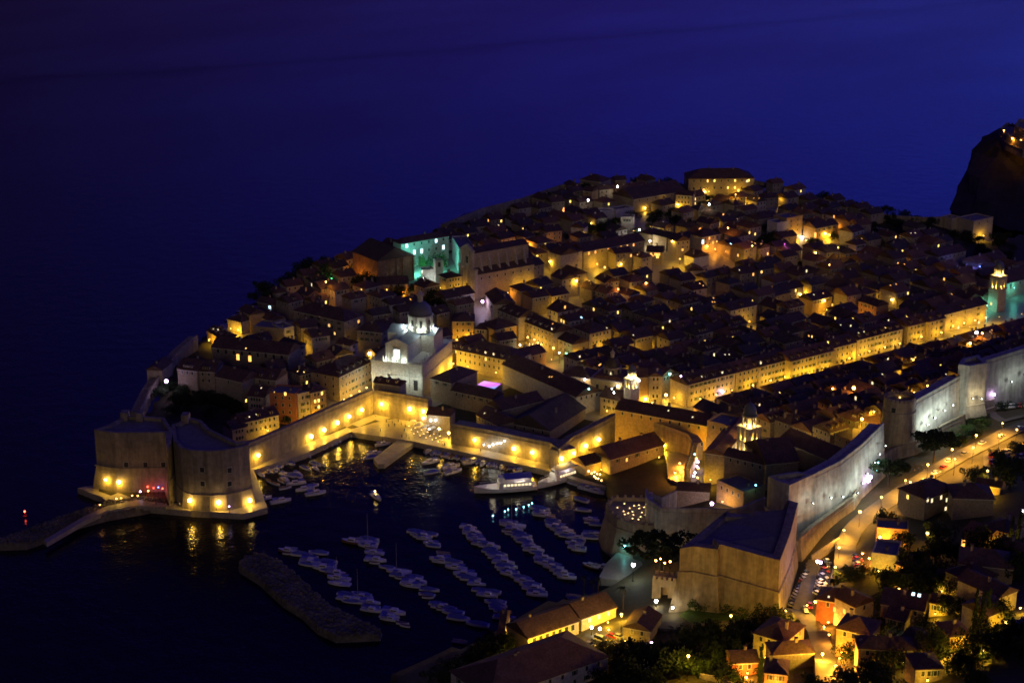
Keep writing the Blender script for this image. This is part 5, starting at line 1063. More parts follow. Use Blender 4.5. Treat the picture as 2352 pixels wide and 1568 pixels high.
CARS = {k: make_car('car_'+k) for k in ('white', 'silver', 'black', 'red', 'blue')}; CARS['van'] = make_car('car_white', 2.1, 5, True)
def car(c, x, y, dv, where, group, k=None, dz=.5):
    p = gat(*K(c, x, y), dz); q = K(c, x+dv[0], y+dv[1]); p2 = gat(*q, dz); a = math.atan2(p2.y-p.y, p2.x-p.x)+R.uniform(-.05, .05); k = k or R.choice(('white', 'silver', 'silver', 'black', 'white', 'blue', 'red'))
    o = copy_tree(CARS[k]); hit = None; o.location = (p.x, p.y, gz(p.x, p.y)+dz); o.rotation_euler = (0, 0, a)
    o['label'] = ('white van ' if k == 'van' else '%s car ' % k)+where; o['group'] = group; CARL.append(o); return o
CARL = []
def carrow(c, x0, y0, x1, y1, n, dv, where, group, skip=.1):
    for i in range(n):
        if R.random() < skip: continue
        f = i/(n-1); car(c, x0+(x1-x0)*f, y0+(y1-y0)*f, dv, where, group)
carrow(11, 1660, 590, 1510, 930, 15, (60, 10), 'parked on the bastion side of the moat road', 'cars parked on the moat road', .05)
carrow(11, 1800, 560, 1720, 830, 12, (60, 10), 'parked on the outer side of the moat road', 'cars parked on the moat road', .05)
carrow(8, 2010, 680, 2290, 650, 12, (10, 50), 'parked in the upper car park under the wall', 'cars in the upper car park')
carrow(8, 2030, 740, 2300, 720, 12, (10, 50), 'in the middle row of the upper car park', 'cars in the upper car park')
carrow(8, 1960, 1150, 2240, 1080, 12, (10, 50), 'in the far row of the lower car park', 'cars in the lower car park')
carrow(8, 1960, 1205, 2240, 1150, 12, (10, 50), 'in the near row of the lower car park', 'cars in the lower car park')
carrow(12, 835, 520, 870, 650, 7, (60, 5), 'parked beside the curving golden road', 'cars beside the golden road')
for x, y, k in ((2200,915,'white'),(2050,985,'silver'),(1890,1040,'white'),(1740,1130,'silver'),(1610,1190,'white'),(1565,1245,'red'),(1500,1290,'white'),(1400,1360,'silver'),(1330,1400,'black')): car(8, x, y, (60, -32), 'driving on the lamp lit wall road', 'cars on the wall road', k, .55)
for x, y, k in ((1460,1215,'van'),(1600,1262,'white'),(1590,1310,'white'),(1560,1185,'red'),(1370,1255,'silver'),(1500,1260,'black'),(1620,1190,'silver')): car(10, x, y, (60, 10), 'on the bottom street before the yellow hall', 'cars before the yellow hall', k, .55)
for x, y, k in ((440,930,'red'),(400,960,'silver'),(330,1030,'white'),(410,1010,'van')): car(12, x, y, (20, 60), 'at the junction below the moat road', 'cars at the junction', k, .55)
# ------------------------------------------------------------------ people
def make_person(cm_, walk):
    J = [(0,0,.95),(0,0,1.2),(0,0,1.42),(0,0,1.52),(0,.01,1.66),(.1,0,.9),(.11,.12*walk,.5),(.11,.1*walk-.08,.06),(.11,.1*walk+.1,.03),(-.1,0,.9),(-.11,-.1*walk,.5),(-.11,-.16*walk-.04,.06),(-.11,-.16*walk+.12,.03),(.19,0,1.4),(.23,-.05*walk,1.15),(.24,.06,.9),(.24,.09,.8),(-.19,0,1.4),(-.23,.05*walk,1.15),(-.24,.1,.92),(-.24,.13,.82)]
    E_ = [(0,1),(1,2),(2,3),(3,4),(0,5),(5,6),(6,7),(7,8),(0,9),(9,10),(10,11),(11,12),(2,13),(13,14),(14,15),(15,16),(2,17),(17,18),(18,19),(19,20)]
    RD = [.15,.15,.16,.06,.11,.1,.065,.045,.04,.1,.065,.045,.04,.07,.05,.035,.04,.07,.05,.035,.04]
    me = bpy.data.meshes.new('person'); me.from_pydata(J, E_, []); o = bpy.data.objects.new('person', me); S.collection.objects.link(o)
    md = o.modifiers.new('s', 'SKIN'); me.skin_vertices[0].data[0].use_root = True
    for v, r in zip(me.skin_vertices[0].data, RD): v.radius = (r, r*.8)
    bpy.context.view_layer.update(); m2 = bpy.data.meshes.new_from_object(o.evaluated_get(bpy.context.evaluated_depsgraph_get()))
    bpy.data.objects.remove(o); m2.materials.clear()
    for m in (cm_, 'skin', 'clothes_dark'): m2.materials.append(MATS[m])
    for p in m2.polygons: z = p.center.z; p.material_index = 1 if (z > 1.47 or (abs(p.center.x) > .2 and z < .95)) else (2 if z < .95 else 0); p.use_smooth = True
    o = bpy.data.objects.new('person', m2); PROTO.objects.link(o); mb = MB(); mb.lathe([(.09, -.02), (.125, .05), (.1, .12), (.03, .15)], (0, -.015, 1.66), 'clothes_dark', 10); h_ = mb.build('hair'); S.collection.objects.unlink(h_); PROTO.objects.link(h_); return o, h_
PEO = [(make_person(c_, w_), n_) for c_, w_, n_ in (('clothes_red', 1, 'red'), ('clothes_pale', 0, 'pale'), ('clothes_blue', 1, 'blue'), ('clothes_dark', -1, 'dark'))]
def person(c, x, y, where, group, z=None):
    (o_, h_), cn = R.choice(PEO); p = at(*K(c, x, y), z) if z else gat(*K(c, x, y), .4)
    o = o_.copy(); S.collection.objects.link(o); o.location = p; o.rotation_euler = (0, 0, R.random()*6.3); tag(o, 'person in a %s top %s' % (cn, where), 'person', group); child_copy(h_, o); PPL.append(o); return o
PPL = []
for x, y in ((110,520),(130,560),(160,530),(180,555),(210,520),(235,545),(60,600),(270,560),(300,500),(20,480)): person(6, x, y, 'standing on the square at the harbour corner', 'people on the harbour square', 2.75)
for x, y in ((260,600),(280,640),(300,660),(240,650),(680,700),(700,690),(760,710),(600,720),(900,770),(1200,830)): person(6, x, y, 'walking on the restaurant quay', 'people on the quay', 2.75)
for x, y in ((1310,1100),(1330,1130),(1250,1040),(1380,1100),(1400,1070),(1440,1090),(1750,1130),(1820,1150),(1510,1110),(1220,1030),(1280,1070),(1345,1060)): person(1, x, y, 'strolling under the twin bastion fortress', 'people by the fortress', 4.0)
for x, y in ((1330,1240),(1350,1270),(1320,1280),(1380,1250),(1400,1280),(1210,1310),(1110,1310)): person(8, x, y, 'walking on the pavement beside the scarp wall', 'people by the scarp')
# ------------------------------------------------------------------ café tables and parasols
mb = MB(); mb.lathe([(.55, .72), (.55, .76)], (0, 0, 0), 'cloth_white', 12); TT = proto(mb, 'tabletop'); mb = MB(); mb.lathe([(.25, 0), (.05, .05), (.05, .72)], (0, 0, 0), 'dark_metal', 8); TL = proto(mb, 'pedestal')
mb = MB(); mb.lathe([(.1, 0), (.13, .12), (.08, .26)], (0, 0, .77), 'candle', 8); CN = proto(mb, 'table_candle')
mb = MB(); mb.box(-.22, .22, -.22, .22, .42, .46, 'boat_wood'); mb.box(-.22, .22, .18, .22, .46, .9, 'boat_wood'); [mb.box(x-.02, x+.02, y-.02, y+.02, 0, .42, 'boat_wood') for x in (-.2, .2) for y in (-.2, .2)]; CHR = proto(mb, 'chair')
def table(p, where, group, candle=True, light=0.):
    root = empty('dining_table', p, R.random(), 'round white dining table '+where, 'table', group); child_copy(TT, root); child_copy(TL, root)
    TBL.append(root)
    if candle: o = child_copy(CN, None, p); o.name = 'table_candle'; tag(o, 'glowing table candle '+where, 'candle', group+' candles'); CND.append(o)
    a = R.random()*6; o = child_copy(CHR, None, (p[0]+math.cos(a)*.85, p[1]+math.sin(a)*.85, p[2]), a-math.pi/2); tag(o, 'wooden chair at a table '+where, 'chair', group+' chairs')
    if light:
        l = bpy.data.lights.new('candle_light', 'POINT'); l.energy = light; l.color = (1, .6, .25); l.shadow_soft_size = .2; q = link('candle_light', l, root); q.location = (0, 0, 1.3)
TBL = []; CND = []
for i in range(20):
    x = 1620+(i % 5)*52+R.uniform(-24, 24)+(i//5)*12; y = 95+(i//5)*34+R.uniform(-18, 18); p = at(*K(10, x, y), 14.6); table(p, 'on the rounded bastion terrace', 'terrace restaurant tables', True, 25)
for i in range(18):
    x = 300+(i % 6)*52+(i//6)*20; y = 565+(i % 6)*17+(i//6)*32; p = at(*K(6, x, y), 2.72); table(p, 'at the café on the quay corner', 'quay café tables', True, 12)
for i in range(18):
    x = 1080+(i % 9)*32; y = 728+(i % 9)*9+(i//9)*30; p = at(*K(6, x, y), 2.72); table(p, 'below the arched harbour wall', 'arched wall restaurant tables', True, 25)
for i in range(14):
    x = 1760+(i % 5)*26; y = 1105+(i % 5)*8+(i//5)*18; p = gat(*K(3, x, y), .45); table(p, 'on the lamp lit market square', 'market square tables', True, 25)
mb = MB(); mb.tube((0, 0, 0), (0, 0, 2.6), .04, .04, 'dark_metal', 6); PP = proto(mb, 'pole'); mb = MB(); mb.lathe([(1.6, 2.2), (1.62, 2.35), (.8, 2.75), (.02, 3)], (0, 0, 0), 'cloth_white', 8); PC = proto(mb, 'canopy')
for i in range(9):
    p = at(*K(6, 335+(i % 5)*55+(i//5)*30, 548+(i % 5)*18+(i//5)*34), 2.72); root = empty('parasol', p, 0, 'white parasol over the café tables at the quay corner', 'parasol', 'quay parasols'); child_copy(PP, root); child_copy(PC, root)
# ------------------------------------------------------------------ lamps
COL = {'warm': ((1, .55, .03), 'lamp_warm'), 'white': ((.86, 1, .88), 'lamp_white'), 'violet': ((.8, .65, 1), 'lamp_violet'), 'orange': ((1, .36, .03), 'lamp_orange'), 'green': ((.1, 1, .3), 'lamp_green'), 'cyan': ((.15, .95, .75), 'lamp_cyan'), 'red': ((1, .05, .02), 'lamp_red'), 'blue': ((.12, .15, 1), 'lamp_blue'), 'purple': ((.8, .2, 1), 'lit_magenta'), 'pale': ((1, .78, .4), 'lamp_white')}
LG = {}
def globe(r, m):
    if (r, m) not in LG: mb = MB(); mb.lathe([(r*.3, -r), (r*.8, -r*.6), (r, 0), (r*.8, r*.6), (r*.3, r)], (0, 0, 0), m, 10); LG[r, m] = proto(mb, 'lantern_glass')
    return LG[r, m]
mb = MB(); mb.tube((0, .9, .1), (0, 0, .35), .04, .03, 'dark_metal', 5); mb.tube((0, 0, .5), (0, 0, .2), .22, .3, 'dark_metal', 6); BRK = proto(mb, 'bracket')
def pole_p(h):
    k = round(h)
    if ('p', k) not in LG: mb = MB(); mb.tube((0, 0, -h), (0, 0, .2), .1, .06, 'dark_metal', 6); mb.lathe([(.3, .3), (.34, .36), (.1, .5)], (0, 0, 0), 'dark_metal', 8); mb.lathe([(.2, -h), (.14, -h+.8)], (0, 0, 0), 'dark_metal', 8); LG['p', k] = proto(mb, 'post')
    return LG['p', k]
mb = MB(); mb.box(-.3, .3, -.15, .35, -.3, .3, 'dark_metal'); mb.tube((0, 0, -.2), (0, 0, -.9), .05, .05, 'dark_metal', 5); FLH = proto(mb, 'housing')
LAMPN = [0]
def put_light(root, e, col, off=(0, 0, 0), size=.3, down=False):
    if down: e *= .8
    l = bpy.data.lights.new('lamp_light', 'SPOT' if down else 'POINT'); l.energy = e; l.color = col; l.shadow_soft_size = size
    if down: l.spot_size = 2.5; l.spot_blend = .5
    o = link('lamp_light', l, root); o.location = off; LAMPN[0] += 1; return o
def lamp_root(kind, P_, rz, ck, e, r, label, group, post=0):
    col, em = COL[ck]; e = e*{'warm': 2.9, 'orange': 2.8, 'white': 1.7, 'pale': 2.}.get(ck, 2.)*({'road lamps': 18, 'golden road lamps': 6, 'college lamps': 2, 'wall floodlights': .75, 'car park lamps': 5, 'gate lane lamps': 4.2, 'gate foot lamps': 2.2, 'gate wall lamps': 1.5, 'main street lanterns': 1.1, 'dome floodlights': 5, 'ledge floodlights': 1.6, 'square wall lamps': 1.6, 'restaurant wall lamps': 1.2, 'quarantine lamps': 2.5, 'hill garden lamps': 1.5, 'wall lane lamps': 1.3, 'market lamps': .6, 'fortress lamps': .55, 'harbour wall lamps': .95, 'cathedral floodlights': .5, 'bell tower floodlights': 4, 'turquoise floodlights': 2.6, 'old town lane lanterns': 1.7, 'right hill lamps': 1.4, 'violet wall lamps': 1}.get(group, 1))*(4.6 if kind == 'p' and group is None and ck in ('warm', 'orange') else 1)
    if group in ('road lamps', 'golden road lamps', 'car park lamps'): col = (1, .46, .05)
    r = r*(1.3 if kind == 'w' else .75 if ck in ('white', 'pale') else 1.); em = 'lamp_small' if em == 'lamp_warm' and (r < .42 or (kind == 'p' and r < .52)) else em; r = r*(.6 if kind == 'f' else 1)
    root = empty({'w': 'wall_lantern', 'p': 'street_lamp', 'f': 'floodlight'}[kind], P_, rz, label, {'w': 'wall lamp', 'p': 'street lamp', 'f': 'floodlight'}[kind], group)
    if kind == 'w': child_copy(BRK, root, (0, 0, r*.4))
    if kind == 'p': child_copy(pole_p(post), root, (0, 0, r*.5), 0)
    if kind == 'f': child_copy(FLH, root)
    g_ = child_copy(globe(r, em), root, (0, -.5 if kind == 'f' else 0, 0)); g_.scale = (R.uniform(.75, 1.2),)*3
    if e: put_light(root, e, col, (0, -1.1 if kind == 'f' else 0, -(r+.35) if kind != 'f' else .1), .3, group in ('road lamps', 'golden road lamps', 'car park lamps'))
    return root
bpy.context.view_layer.update(); DG = bpy.context.evaluated_depsgraph_get()
def cast(c, x, y):
    px, py = K(c, x, y); d = Vector(ray(px, py)).normalized(); hit, loc, nor, idx, ob, mt = S.ray_cast(DG, Vector((CX, CY, CZ)), d)
    if not hit: return None
    if nor.dot(d) > 0: nor = -nor
    return loc, nor, ob, d
def lampw(c, x, y, ck, e, label, group, r=.6, off=1.5, kind='w'):
    h = cast(c, x, y)
    if not h: return
    loc, nor, ob, d = h
    if abs(nor.z) < .5: n2 = Vector((nor.x, nor.y, 0)).normalized(); P_ = loc+n2*off; rz = math.atan2(n2.y, n2.x)+math.pi/2
    else: P_ = loc+Vector((0, 0, 3.2)); P_ = P_-Vector((d.x, d.y, 0)).normalized()*0+Vector((0, 0, 0)); 
    if abs(nor.z) >= .5:     # hit a roof or the ground: a lamp on a short post
        k = 3.4; P_ = loc-d*(k/max(.25, -d.z)); return lamp_root('p', P_, 0, ck, e, r, label, group, k)
    return lamp_root(kind, P_, rz, ck, e, r, label, group)
def lampp(c, x, y, ck, e, h, label, group, r=.42):
    p = gat(*K(c, x, y), h); return lamp_root('p', (p.x, p.y, gz(p.x, p.y)+h), 0, ck, e, r, label, group, h+.5)
HW = 700
for c, x, y in ((1,905,880),(1,1003,900)): lampw(c, x, y, 'warm', HW, 'yellow lamp on the left fortress bastion foot', 'fortress lamps')
for c, x, y in ((1,1615,1055),(1,1838,1070),(1,2082,1055)): lampw(c, x, y, 'warm', HW, 'yellow lamp on the right fortress bastion foot', 'fortress lamps')
for c, x, y in ((1,2150,680),(2,1475,1530),(2,1585,1475),(2,1695,1415),(2,1795,1362),(2,1903,1307)): lampw(c, x, y, 'warm', HW*1.1, 'yellow lamp on the long harbour wall', 'harbour wall lamps')
for c, x, y in ((2,2097,1255),(6,315,400),(6,428,420)): lampw(c, x, y, 'warm', HW*1.1, 'yellow lamp on the wall behind the small square', 'square wall lamps')
for x, y in ((553,575),(633,610),(862,660),(1195,733),(1350,765)): lampw(6, x, y, 'warm', HW*.9, 'yellow lamp on the lower harbour wall by the restaurants', 'restaurant wall lamps')
for x, y in ((430,478),(490,495),(530,495),(470,577),(1020,697),(1055,690),(1085,685),(1117,667),(940,700),(985,712)): lampw(6, x, y, 'pale', 40, 'small white lamp over the quay restaurants', 'restaurant lamps', .28)
for x, y in ((1568,815),(1673,770),(1767,710),(1873,658)): lampw(6, x, y, 'warm', HW*1.2, 'bright lamp on the curving gate wall', 'gate wall lamps')
for x, y, ck in ((1357,1187,'violet'),(1352,1225,'violet'),(1357,1280,'violet'),(1325,1305,'violet')): lampw(7, x, y, ck, 120, 'violet white lamp in the lane under the golden wall', 'lane lamps', .4, 1.2)
for x, y, e in ((1372,1160,300),(1385,1240,500),(1380,1320,400)): p = gat(*K(7, x, y), 5); lamp_root('w', p, 0, 'warm', e*1.3, .3, 'yellow lantern in the lane below the monastery church', 'lane lamps')
lampw(7, 1355, 1125, 'cyan', 20, 'small cyan lamp at the top of the lane lamps', None, .3)
for x, y in ((968,663),(1115,627)): lampw(7, x, y, 'warm', 600, 'yellow lamp at the foot of the curved gable house', 'clock tower square lamps', .55)
for x, y, ck in ((1240,470,'violet'),(1572,595,'violet'),(1130,445,'cyan')): lampw(7, x, y, ck, 60, ck+' glowing lamp above the golden street row', 'street row lamps', .45)
for x, y in ((718,545),(677,608),(660,575),(870,500),(440,490)): lampw(7, x, y, 'pale', 160, 'white lamp around the clock tower belfry', 'clock tower lamps', .4)
lampw(7, 450, 570, 'cyan', 10, 'small cyan light on the dark hall roof', None, .4); lampw(7, 1500, 1538, 'violet', 500, 'violet white lamp in the yard below the monastery', None, .6); lampw(7, 1868, 1385, 'cyan', 30, 'cyan lamp in the dark monastery garden', None, .45)
for x, y in ((1745,1040),(1800,1060),(1830,1085),(1857,1100),(1960,1130)): lampp(3, x, y, 'warm', 420, 6, 'golden lamp on the market square', 'market lamps', .5)
for x, y, ck in ((1680,1105,'pale'),(2010,1170,'pale'),(2068,1175,'green')): lampp(3, x, y, ck, 200, 6, '%s lamp at the edge of the market square' % ('greenish' if ck == 'green' else 'whitish'), 'market lamps', .5)
lampw(3, 865, 535, 'white', 2200, 'dazzling white floodlight beside the brown college', None, 1.1, 2.5, 'f')
lampw(3, 1365, 740, 'violet', 500, 'white lamp on the stepped lane below the tall church', None, .7); lampw(3, 437, 1172, 'warm', 700, 'yellow square lamp left of the cathedral front', None, .8)
lampw(3, 88, 545, 'green', 350, 'green floodlight under the seaward tree', None, .5, 2); lampw(3, 50, 575, 'orange', 250, 'orange lamp under the seaward tree', None, .4, 1.5)
for x, y, ck, e in ((703,610,'white',900),(890,588,'white',900),(1008,620,'pale',900),(980,680,'pale',500)): lampp(4, x, y, ck, e, 5, 'big white garden lamp on the hill above the school', 'hill garden lamps', .85)
for x, y, e, lb in ((708,222,500,'white lamp beside the ridge cottage'),(460,338,350,'white lamp on the narrow ridge house'),(1478,372,350,'white lamp below the convent wall')): lampw(4, x, y, 'pale', e, lb, None, .7, 1.2)
for x, y, e, ck, lb in ((930,400,200,'warm','golden lamp on the stair below the lower convent wing'),(1215,370,250,'warm','golden lamp at the bend of the convent'),(1700,290,300,'warm','golden lamp at the foot of the big convent wing'),(1440,265,120,'warm','golden lamp halfway along the big convent wing'),(500,530,160,'warm','yellow lamp beside the small white chapel'),(1635,570,90,'orange','orange lit doorway on the dark slope'),(1450,720,300,'orange','orange lamp under the cluster house'),(1230,830,250,'warm','yellow lamp at the right end of the school'),(350,1010,450,'warm','yellow lamp below the projecting school wing'),(150,850,350,'warm','yellow lamp at the yellow gable end of the school'),(600,900,200,'warm','yellow lamp at the foot of the long school'),(730,870,200,'warm','yellow lamp further along the foot of the long school'),(1840,720,160,'orange','orange lamp in a lane on the slope'),(960,1030,150,'orange','orange lamp in a dark court on the slope'),(700,1080,150,'orange','dim orange lamp in the roofs below the school'),(1180,680,150,'warm','yellow lamp on a stair right of the white garden lamps')): lampw(4, x, y, ck, e, lb, None, .35, 1.2)
lampw(5, 362, 872, 'pale', 700, 'dazzling lamp at the foot of the tall orange house', None, .8, 1.4); lampw(5, 230, 930, 'purple', 350, 'purple lamp on the blank wall beside the tall orange house', None, .5, 1.6)
for x, y, e, ck in ((595,850,500,'warm'),(560,840,300,'warm'),(680,960,300,'warm'),(605,1105,120,'warm'),(410,900,250,'orange'),(350,1350,40,'warm'),(550,1400,150,'warm'),(1140,1395,60,'warm'),(480,1000,60,'warm')): lampw(5, x, y, ck, e, 'yellow lamp among the houses of the right hill', 'right hill lamps', .4, 1.2)
lampw(5, 1960, 1440, 'cyan', 550, 'cyan floodlight at the foot of the far bell tower', None, .3, 2.5, 'f'); lampw(5, 1870, 1120, 'blue', 4000, 'blue floodlight on the roof behind the far bell tower', None, .3, 1.5, 'f'); lampw(5, 2130, 1290, 'cyan', 500, 'cyan floodlight on the far monastery wing', None, .3, 2, 'f')
for x, y, ck, e, lb, r in ((1840,103,'white',150,'white lit shop lamp above the land wall at the right',.9),(1890,110,'orange',300,'orange lamp in the shop lane at the right',.5),(1770,190,'warm',250,'yellow lamp under the striped awning house at the right',.4),(810,570,'orange',120,'orange lamp in a dark court behind the land wall',.7),(880,830,'warm',700,'yellow lamp in the lane behind the round tower',.55),(1310,330,'warm',90,'small yellow lamp on a roof behind the land wall',.4),(1430,550,'warm',350,'yellow lamp in the wall lane right of the round tower',.35),(1300,600,'warm',350,'second yellow lamp in the wall lane right of the round tower',.3),(1200,640,'warm',350,'third yellow lamp in the wall lane above the round tower',.3),(650,570,'orange',120,'orange lamp on a gable behind the land wall',.35),(960,760,'warm',500,'yellow lamp on the stair behind the round tower',.3)): lampw(8, x, y, ck, e, lb, None, r, 1.3)
for x, y, e in ((1378,862,1500),(1440,805,1300),(1520,745,1100),(1590,700,900)): lampw(8, x, y, 'white', e, 'white floodlight at the foot of the wall between the two towers', 'wall floodlights', .35, 2.6, 'f')
for x, y, e in ((780,1430,900),(820,1350,500),(860,1270,800),(560,1470,500),(420,1510,450),(660,1460,500),(920,1180,600),(960,1110,400),(1010,1040,450)): lampw(8, x, y, 'white', e, 'white floodlight along the curving land wall', 'wall floodlights', .3, 3, 'f')
for x, y, e, ck in ((1840,640,700,'pale'),(1770,640,450,'pale'),(2090,500,450,'white'),(2200,440,400,'white')): lampw(8, x, y, ck, e, 'white floodlight by the angular tower', 'wall floodlights', .3, 3, 'f')
for x, y in ((1965,615),(920,1308),(903,1340)): lampw(8, x, y, 'violet', 60, 'violet white lamp under the land wall', 'violet wall lamps', .6)
for x, y in ((1015,1195),(968,1255)): lampw(8, x, y, 'cyan', 10, 'small bluish light in the tree by the land wall', 'tree lights', .35)
for x, y in ((1433,1213),(1285,1360),(1245,1345),(1637,1085),(1840,967),(2060,865),(1043,1485),(1350,1470),(2180,920),(2034,965),(1660,1165),(1815,1070)): lampp(8, x, y, 'warm', 420, 7, 'street lamp on the road below the land wall', 'road lamps', .42)
for x, y in ((1935,1265),(1500,1280),(1465,1320)): lampp(8, x, y, 'warm', 300, 6, 'lamp beside the lower car park', 'car park lamps')
for x, y in ((862,130),(728,285),(688,432),(656,595)): lampp(12, x, y, 'warm', 750, 7, 'street lamp along the curving golden road', 'golden road lamps', .5)
lampp(12, 505, 548, 'violet', 700, 9, 'double headed violet white lamp over the moat parking', None, .6); lampp(12, 530, 555, 'violet', 100, 9, 'right head of the violet white lamps over the moat parking', None, .55)
for c, x, y, ck, e, h, lb in ((12,487,885,'warm',500,6,'lamp at the lower end of the moat road'),(12,240,963,'warm',260,5,'lamp at the corner foot of the great bastion'),(11,988,1003,'warm',220,6,'single lamp above the lawn'),(11,320,1230,'violet',250,6,'violet lamp beside the dim gabled stone house'),(11,68,990,'warm',400,8,'lamp at the end of the yellow hall'),(11,630,1340,'warm',450,9,'slim lamp above the lit green garden'),(12,548,1325,'warm',900,6,'lamp in the orange lit lane at the bottom'),(11,1115,1520,'warm',700,5,'lamp at the bottom edge by the bright lawn'),(12,1250,1185,'violet',300,5,'left of two white lamps before the yellow low house'),(12,1310,1205,'pale',300,5,'right of two white lamps before the yellow low house'),(12,1190,780,'warm',60,6,'lonely lamp in the dark gardens'),(12,1225,1385,'warm',120,4,'small lamp before the dark hip roofed villa'),(12,2232,125,'pale',200,6,'lamp at the far right edge of the gardens'),(12,1430,310,'warm',150,6,'lamp left of the dark villas'),(12,440,1255,'warm',300,5,'lamp between the yellow green house and the orange lane'),(12,1000,1170,'warm',80,4,'small lamp beside the brightest orange house'),(12,660,1430,'orange',700,4,'orange lamp low in the bottom lane'),(12,1240,580,'orange',60,4,'orange light in the garden of the pale boxy house'),(12,2090,1060,'warm',200,4,'small lamp on the terrace wall path'),(12,1655,1330,'warm',300,4,'pale lamp at the stair below the red roofed shed'),(12,2000,430,'warm',250,4,'yellow lamp at the small orange roofed house'),(12,1900,1300,'warm',350,4,'lamp above the terrace wall')): lampp(c, x, y, ck, e, h, lb, None, .45)
lampw(12, 1030, 322, 'orange', 1100, 'strong floodlight on the orange lit villa wall', None, .9, 1.8, 'f'); lampw(12, 560, 1095, 'orange', 900, 'orange floodlight under the orange brown villa', None, .3, 2.2, 'f'); lampw(12, 690, 1360, 'orange', 1200, 'orange floodlight on the brightest orange villa', None, .25, 4, 'f'); lampw(12, 940, 520, 'orange', 500, 'orange lamp on the left side of the pale boxy villa', None, .3, 2)
for x, y in ((360,880),(495,915)): lampw(11, x, y, 'pale', 500, 'white floodlight at the foot of the gate tower', 'gate tower floodlights', .9, 1.5, 'f')
def houselight(sub, fx, dist, z, ck, e, face='f', lb=None):
    for o in S.collection.objects:
        if o.parent is None and sub in str(o.get('label', '')) and 'w' in o:
            l_ = Vector((o['w']*fx, -dist, z)) if face == 'f' else (Vector((-dist, o['d']*fx, z)) if face == 'l' else Vector((o['w']+dist, o['d']*fx, z)))
            q = o.matrix_basis @ l_; zz = max(q.z, gz(q.x, q.y)+2.2); lamp_root('w', (q.x, q.y, zz), 0, ck, e, .22, lb or ('%s lamp lighting the %s' % (ck, ' '.join(sub.split()[:8]))), None); return
    print('no house', sub)
for a_ in (('small yellow lit house in the middle', .5, 3.5, 2.5, 'warm', 450), ('low tan lit house', .5, 3.5, 2.5, 'warm', 250), ('amber lit house right', .4, 3.5, 2.5, 'orange', 700), ('small brick red lit', .5, 3.5, 2.5, 'orange', 1100), ('long yellow lit shed', .5, 3.5, 2.5, 'warm', 800), ('orange lit house at the bottom edge', .5, 3.5, 2.5, 'orange', 1100), ('dark bottom house behind', .3, 3.5, 2.5, 'warm', 350), ('dark house in the middle', .5, 4, 2.5, 'warm', 200), ('brightest orange house', .3, 4, 3, 'orange', 1800), ('brightest orange house', .5, 4, 3, 'orange', 1500, 'l'), ('orange brown house', .4, 5, 2.5, 'orange', 900), ('orange brown house', .5, 4, 2.5, 'orange', 900, 'l'), ('orange lit house under one strong', .3, 3.5, 4, 'orange', 1500), ('pale boxy house beside', .4, 5, 2.5, 'warm', 500), ('pale boxy house beside', .5, 4, 3, 'orange', 1300, 'l'), ('small orange roofed lit house', .5, 4, 3, 'warm', 700), ('cream gable house with', .5, 5, 3, 'warm', 500), ('low cream lit house', .5, 4, 2.5, 'warm', 350), ('red roofed shed', .7, 4, 3, 'warm', 800), ('yellow lit low house behind', .4, 3.5, 2.5, 'warm', 600), ('yellow green lit house', .6, 4, 2.5, 'warm', 600), ('yellow green lit house', .5, 4, 3, 'orange', 1300, 'r'), ('yellow hall with tall', .5, 5, 4, 'warm', 1100), ('yellow hall with tall', .9, 5, 4, 'warm', 900), ('long yellow quarantine hall', .2, 5, 3.5, 'warm', 700), ('long yellow quarantine hall', .6, 5, 3.5, 'warm', 700), ('dim gabled stone house', .2, 4, 2.5, 'warm', 250), ('low quayside restaurant', .5, 3, 2.5, 'warm', 400), ('dark quayside warehouse', .8, 4, 3, 'warm', 120), ('tall pale slanting', .5, 3, 3, 'warm', 500), ('long hillside school', .15, 4, 3, 'warm', 450), ('long hillside school', .5, 4, 3, 'warm', 350), ('projecting pale wing', .5, 4, 3, 'warm', 450), ('huge hilltop convent', .3, 5, 4, 'warm', 300), ('huge hilltop convent', .75, 5, 4, 'warm', 550), ('lower convent wing under', .3, 4, 3, 'warm', 250), ('short convent wing', .5, 4, 3, 'warm', 400), ('yellow house with four', .5, 4, 3, 'warm', 350), ('orange lit house above the bright', .5, 4, 3, 'orange', 350), ('bright cream house with eight', .5, 5, 4, 'warm', 400), ('tall orange lit house beside', .5, 4, 3, 'warm', 800), ('orange lit cluster', .5, 4, 3, 'orange', 500), ('square palace with two', .5, 5, 4, 'warm', 700), ('square palace with two', .5, 5, 4, 'warm', 600, 'r'), ('yellow fronted house between', .5, 4, 3, 'warm', 500), ('long house block with two', .3, 5, 5, 'warm', 300), ('long house block with two', .8, 5, 5, 'warm', 350), ('tall narrow house with a curved', .2, 5, 3, 'warm', 450), ('low guard house', .5, 4, 4, 'warm', 250), ('long low house with many', .6, 3, 4, 'warm', 250), ('higher golden block', .5, 4, 6, 'warm', 700), ('curved yellow lit chapel', .5, 4, 3, 'warm', 500), ('monastery church with', .5, 5, 4, 'warm', 400), ('small yellow lit house at the top', .5, 3, 3, 'warm', 250), ('low house with a glowing', .5, 3, 3, 'warm', 250)): houselight(*a_)
for x, y in ((1385,1100),(1455,1110)): lampw(10, x, y, 'pale', 300, 'white lamp at the tall doors of the yellow hall', 'yellow hall lamps', .6, 1)
for x, y in ((900,1180),(1050,1130),(1190,1090),(1530,1060)): p = gat(*K(10, x, y+60), 5); lamp_root('p', p, 0, 'warm', 420, .3, 'yellow street lamp in front of the quarantine halls', 'quarantine lamps', 5.5)
lampp(10, 1735, 575, 'white', 1300, 7, 'dazzling white lamp over the little beach', None, .9); lampw(10, 1680, 415, 'cyan', 60, 'pale green lamp at the edge of the umbrella pine', None, .5)
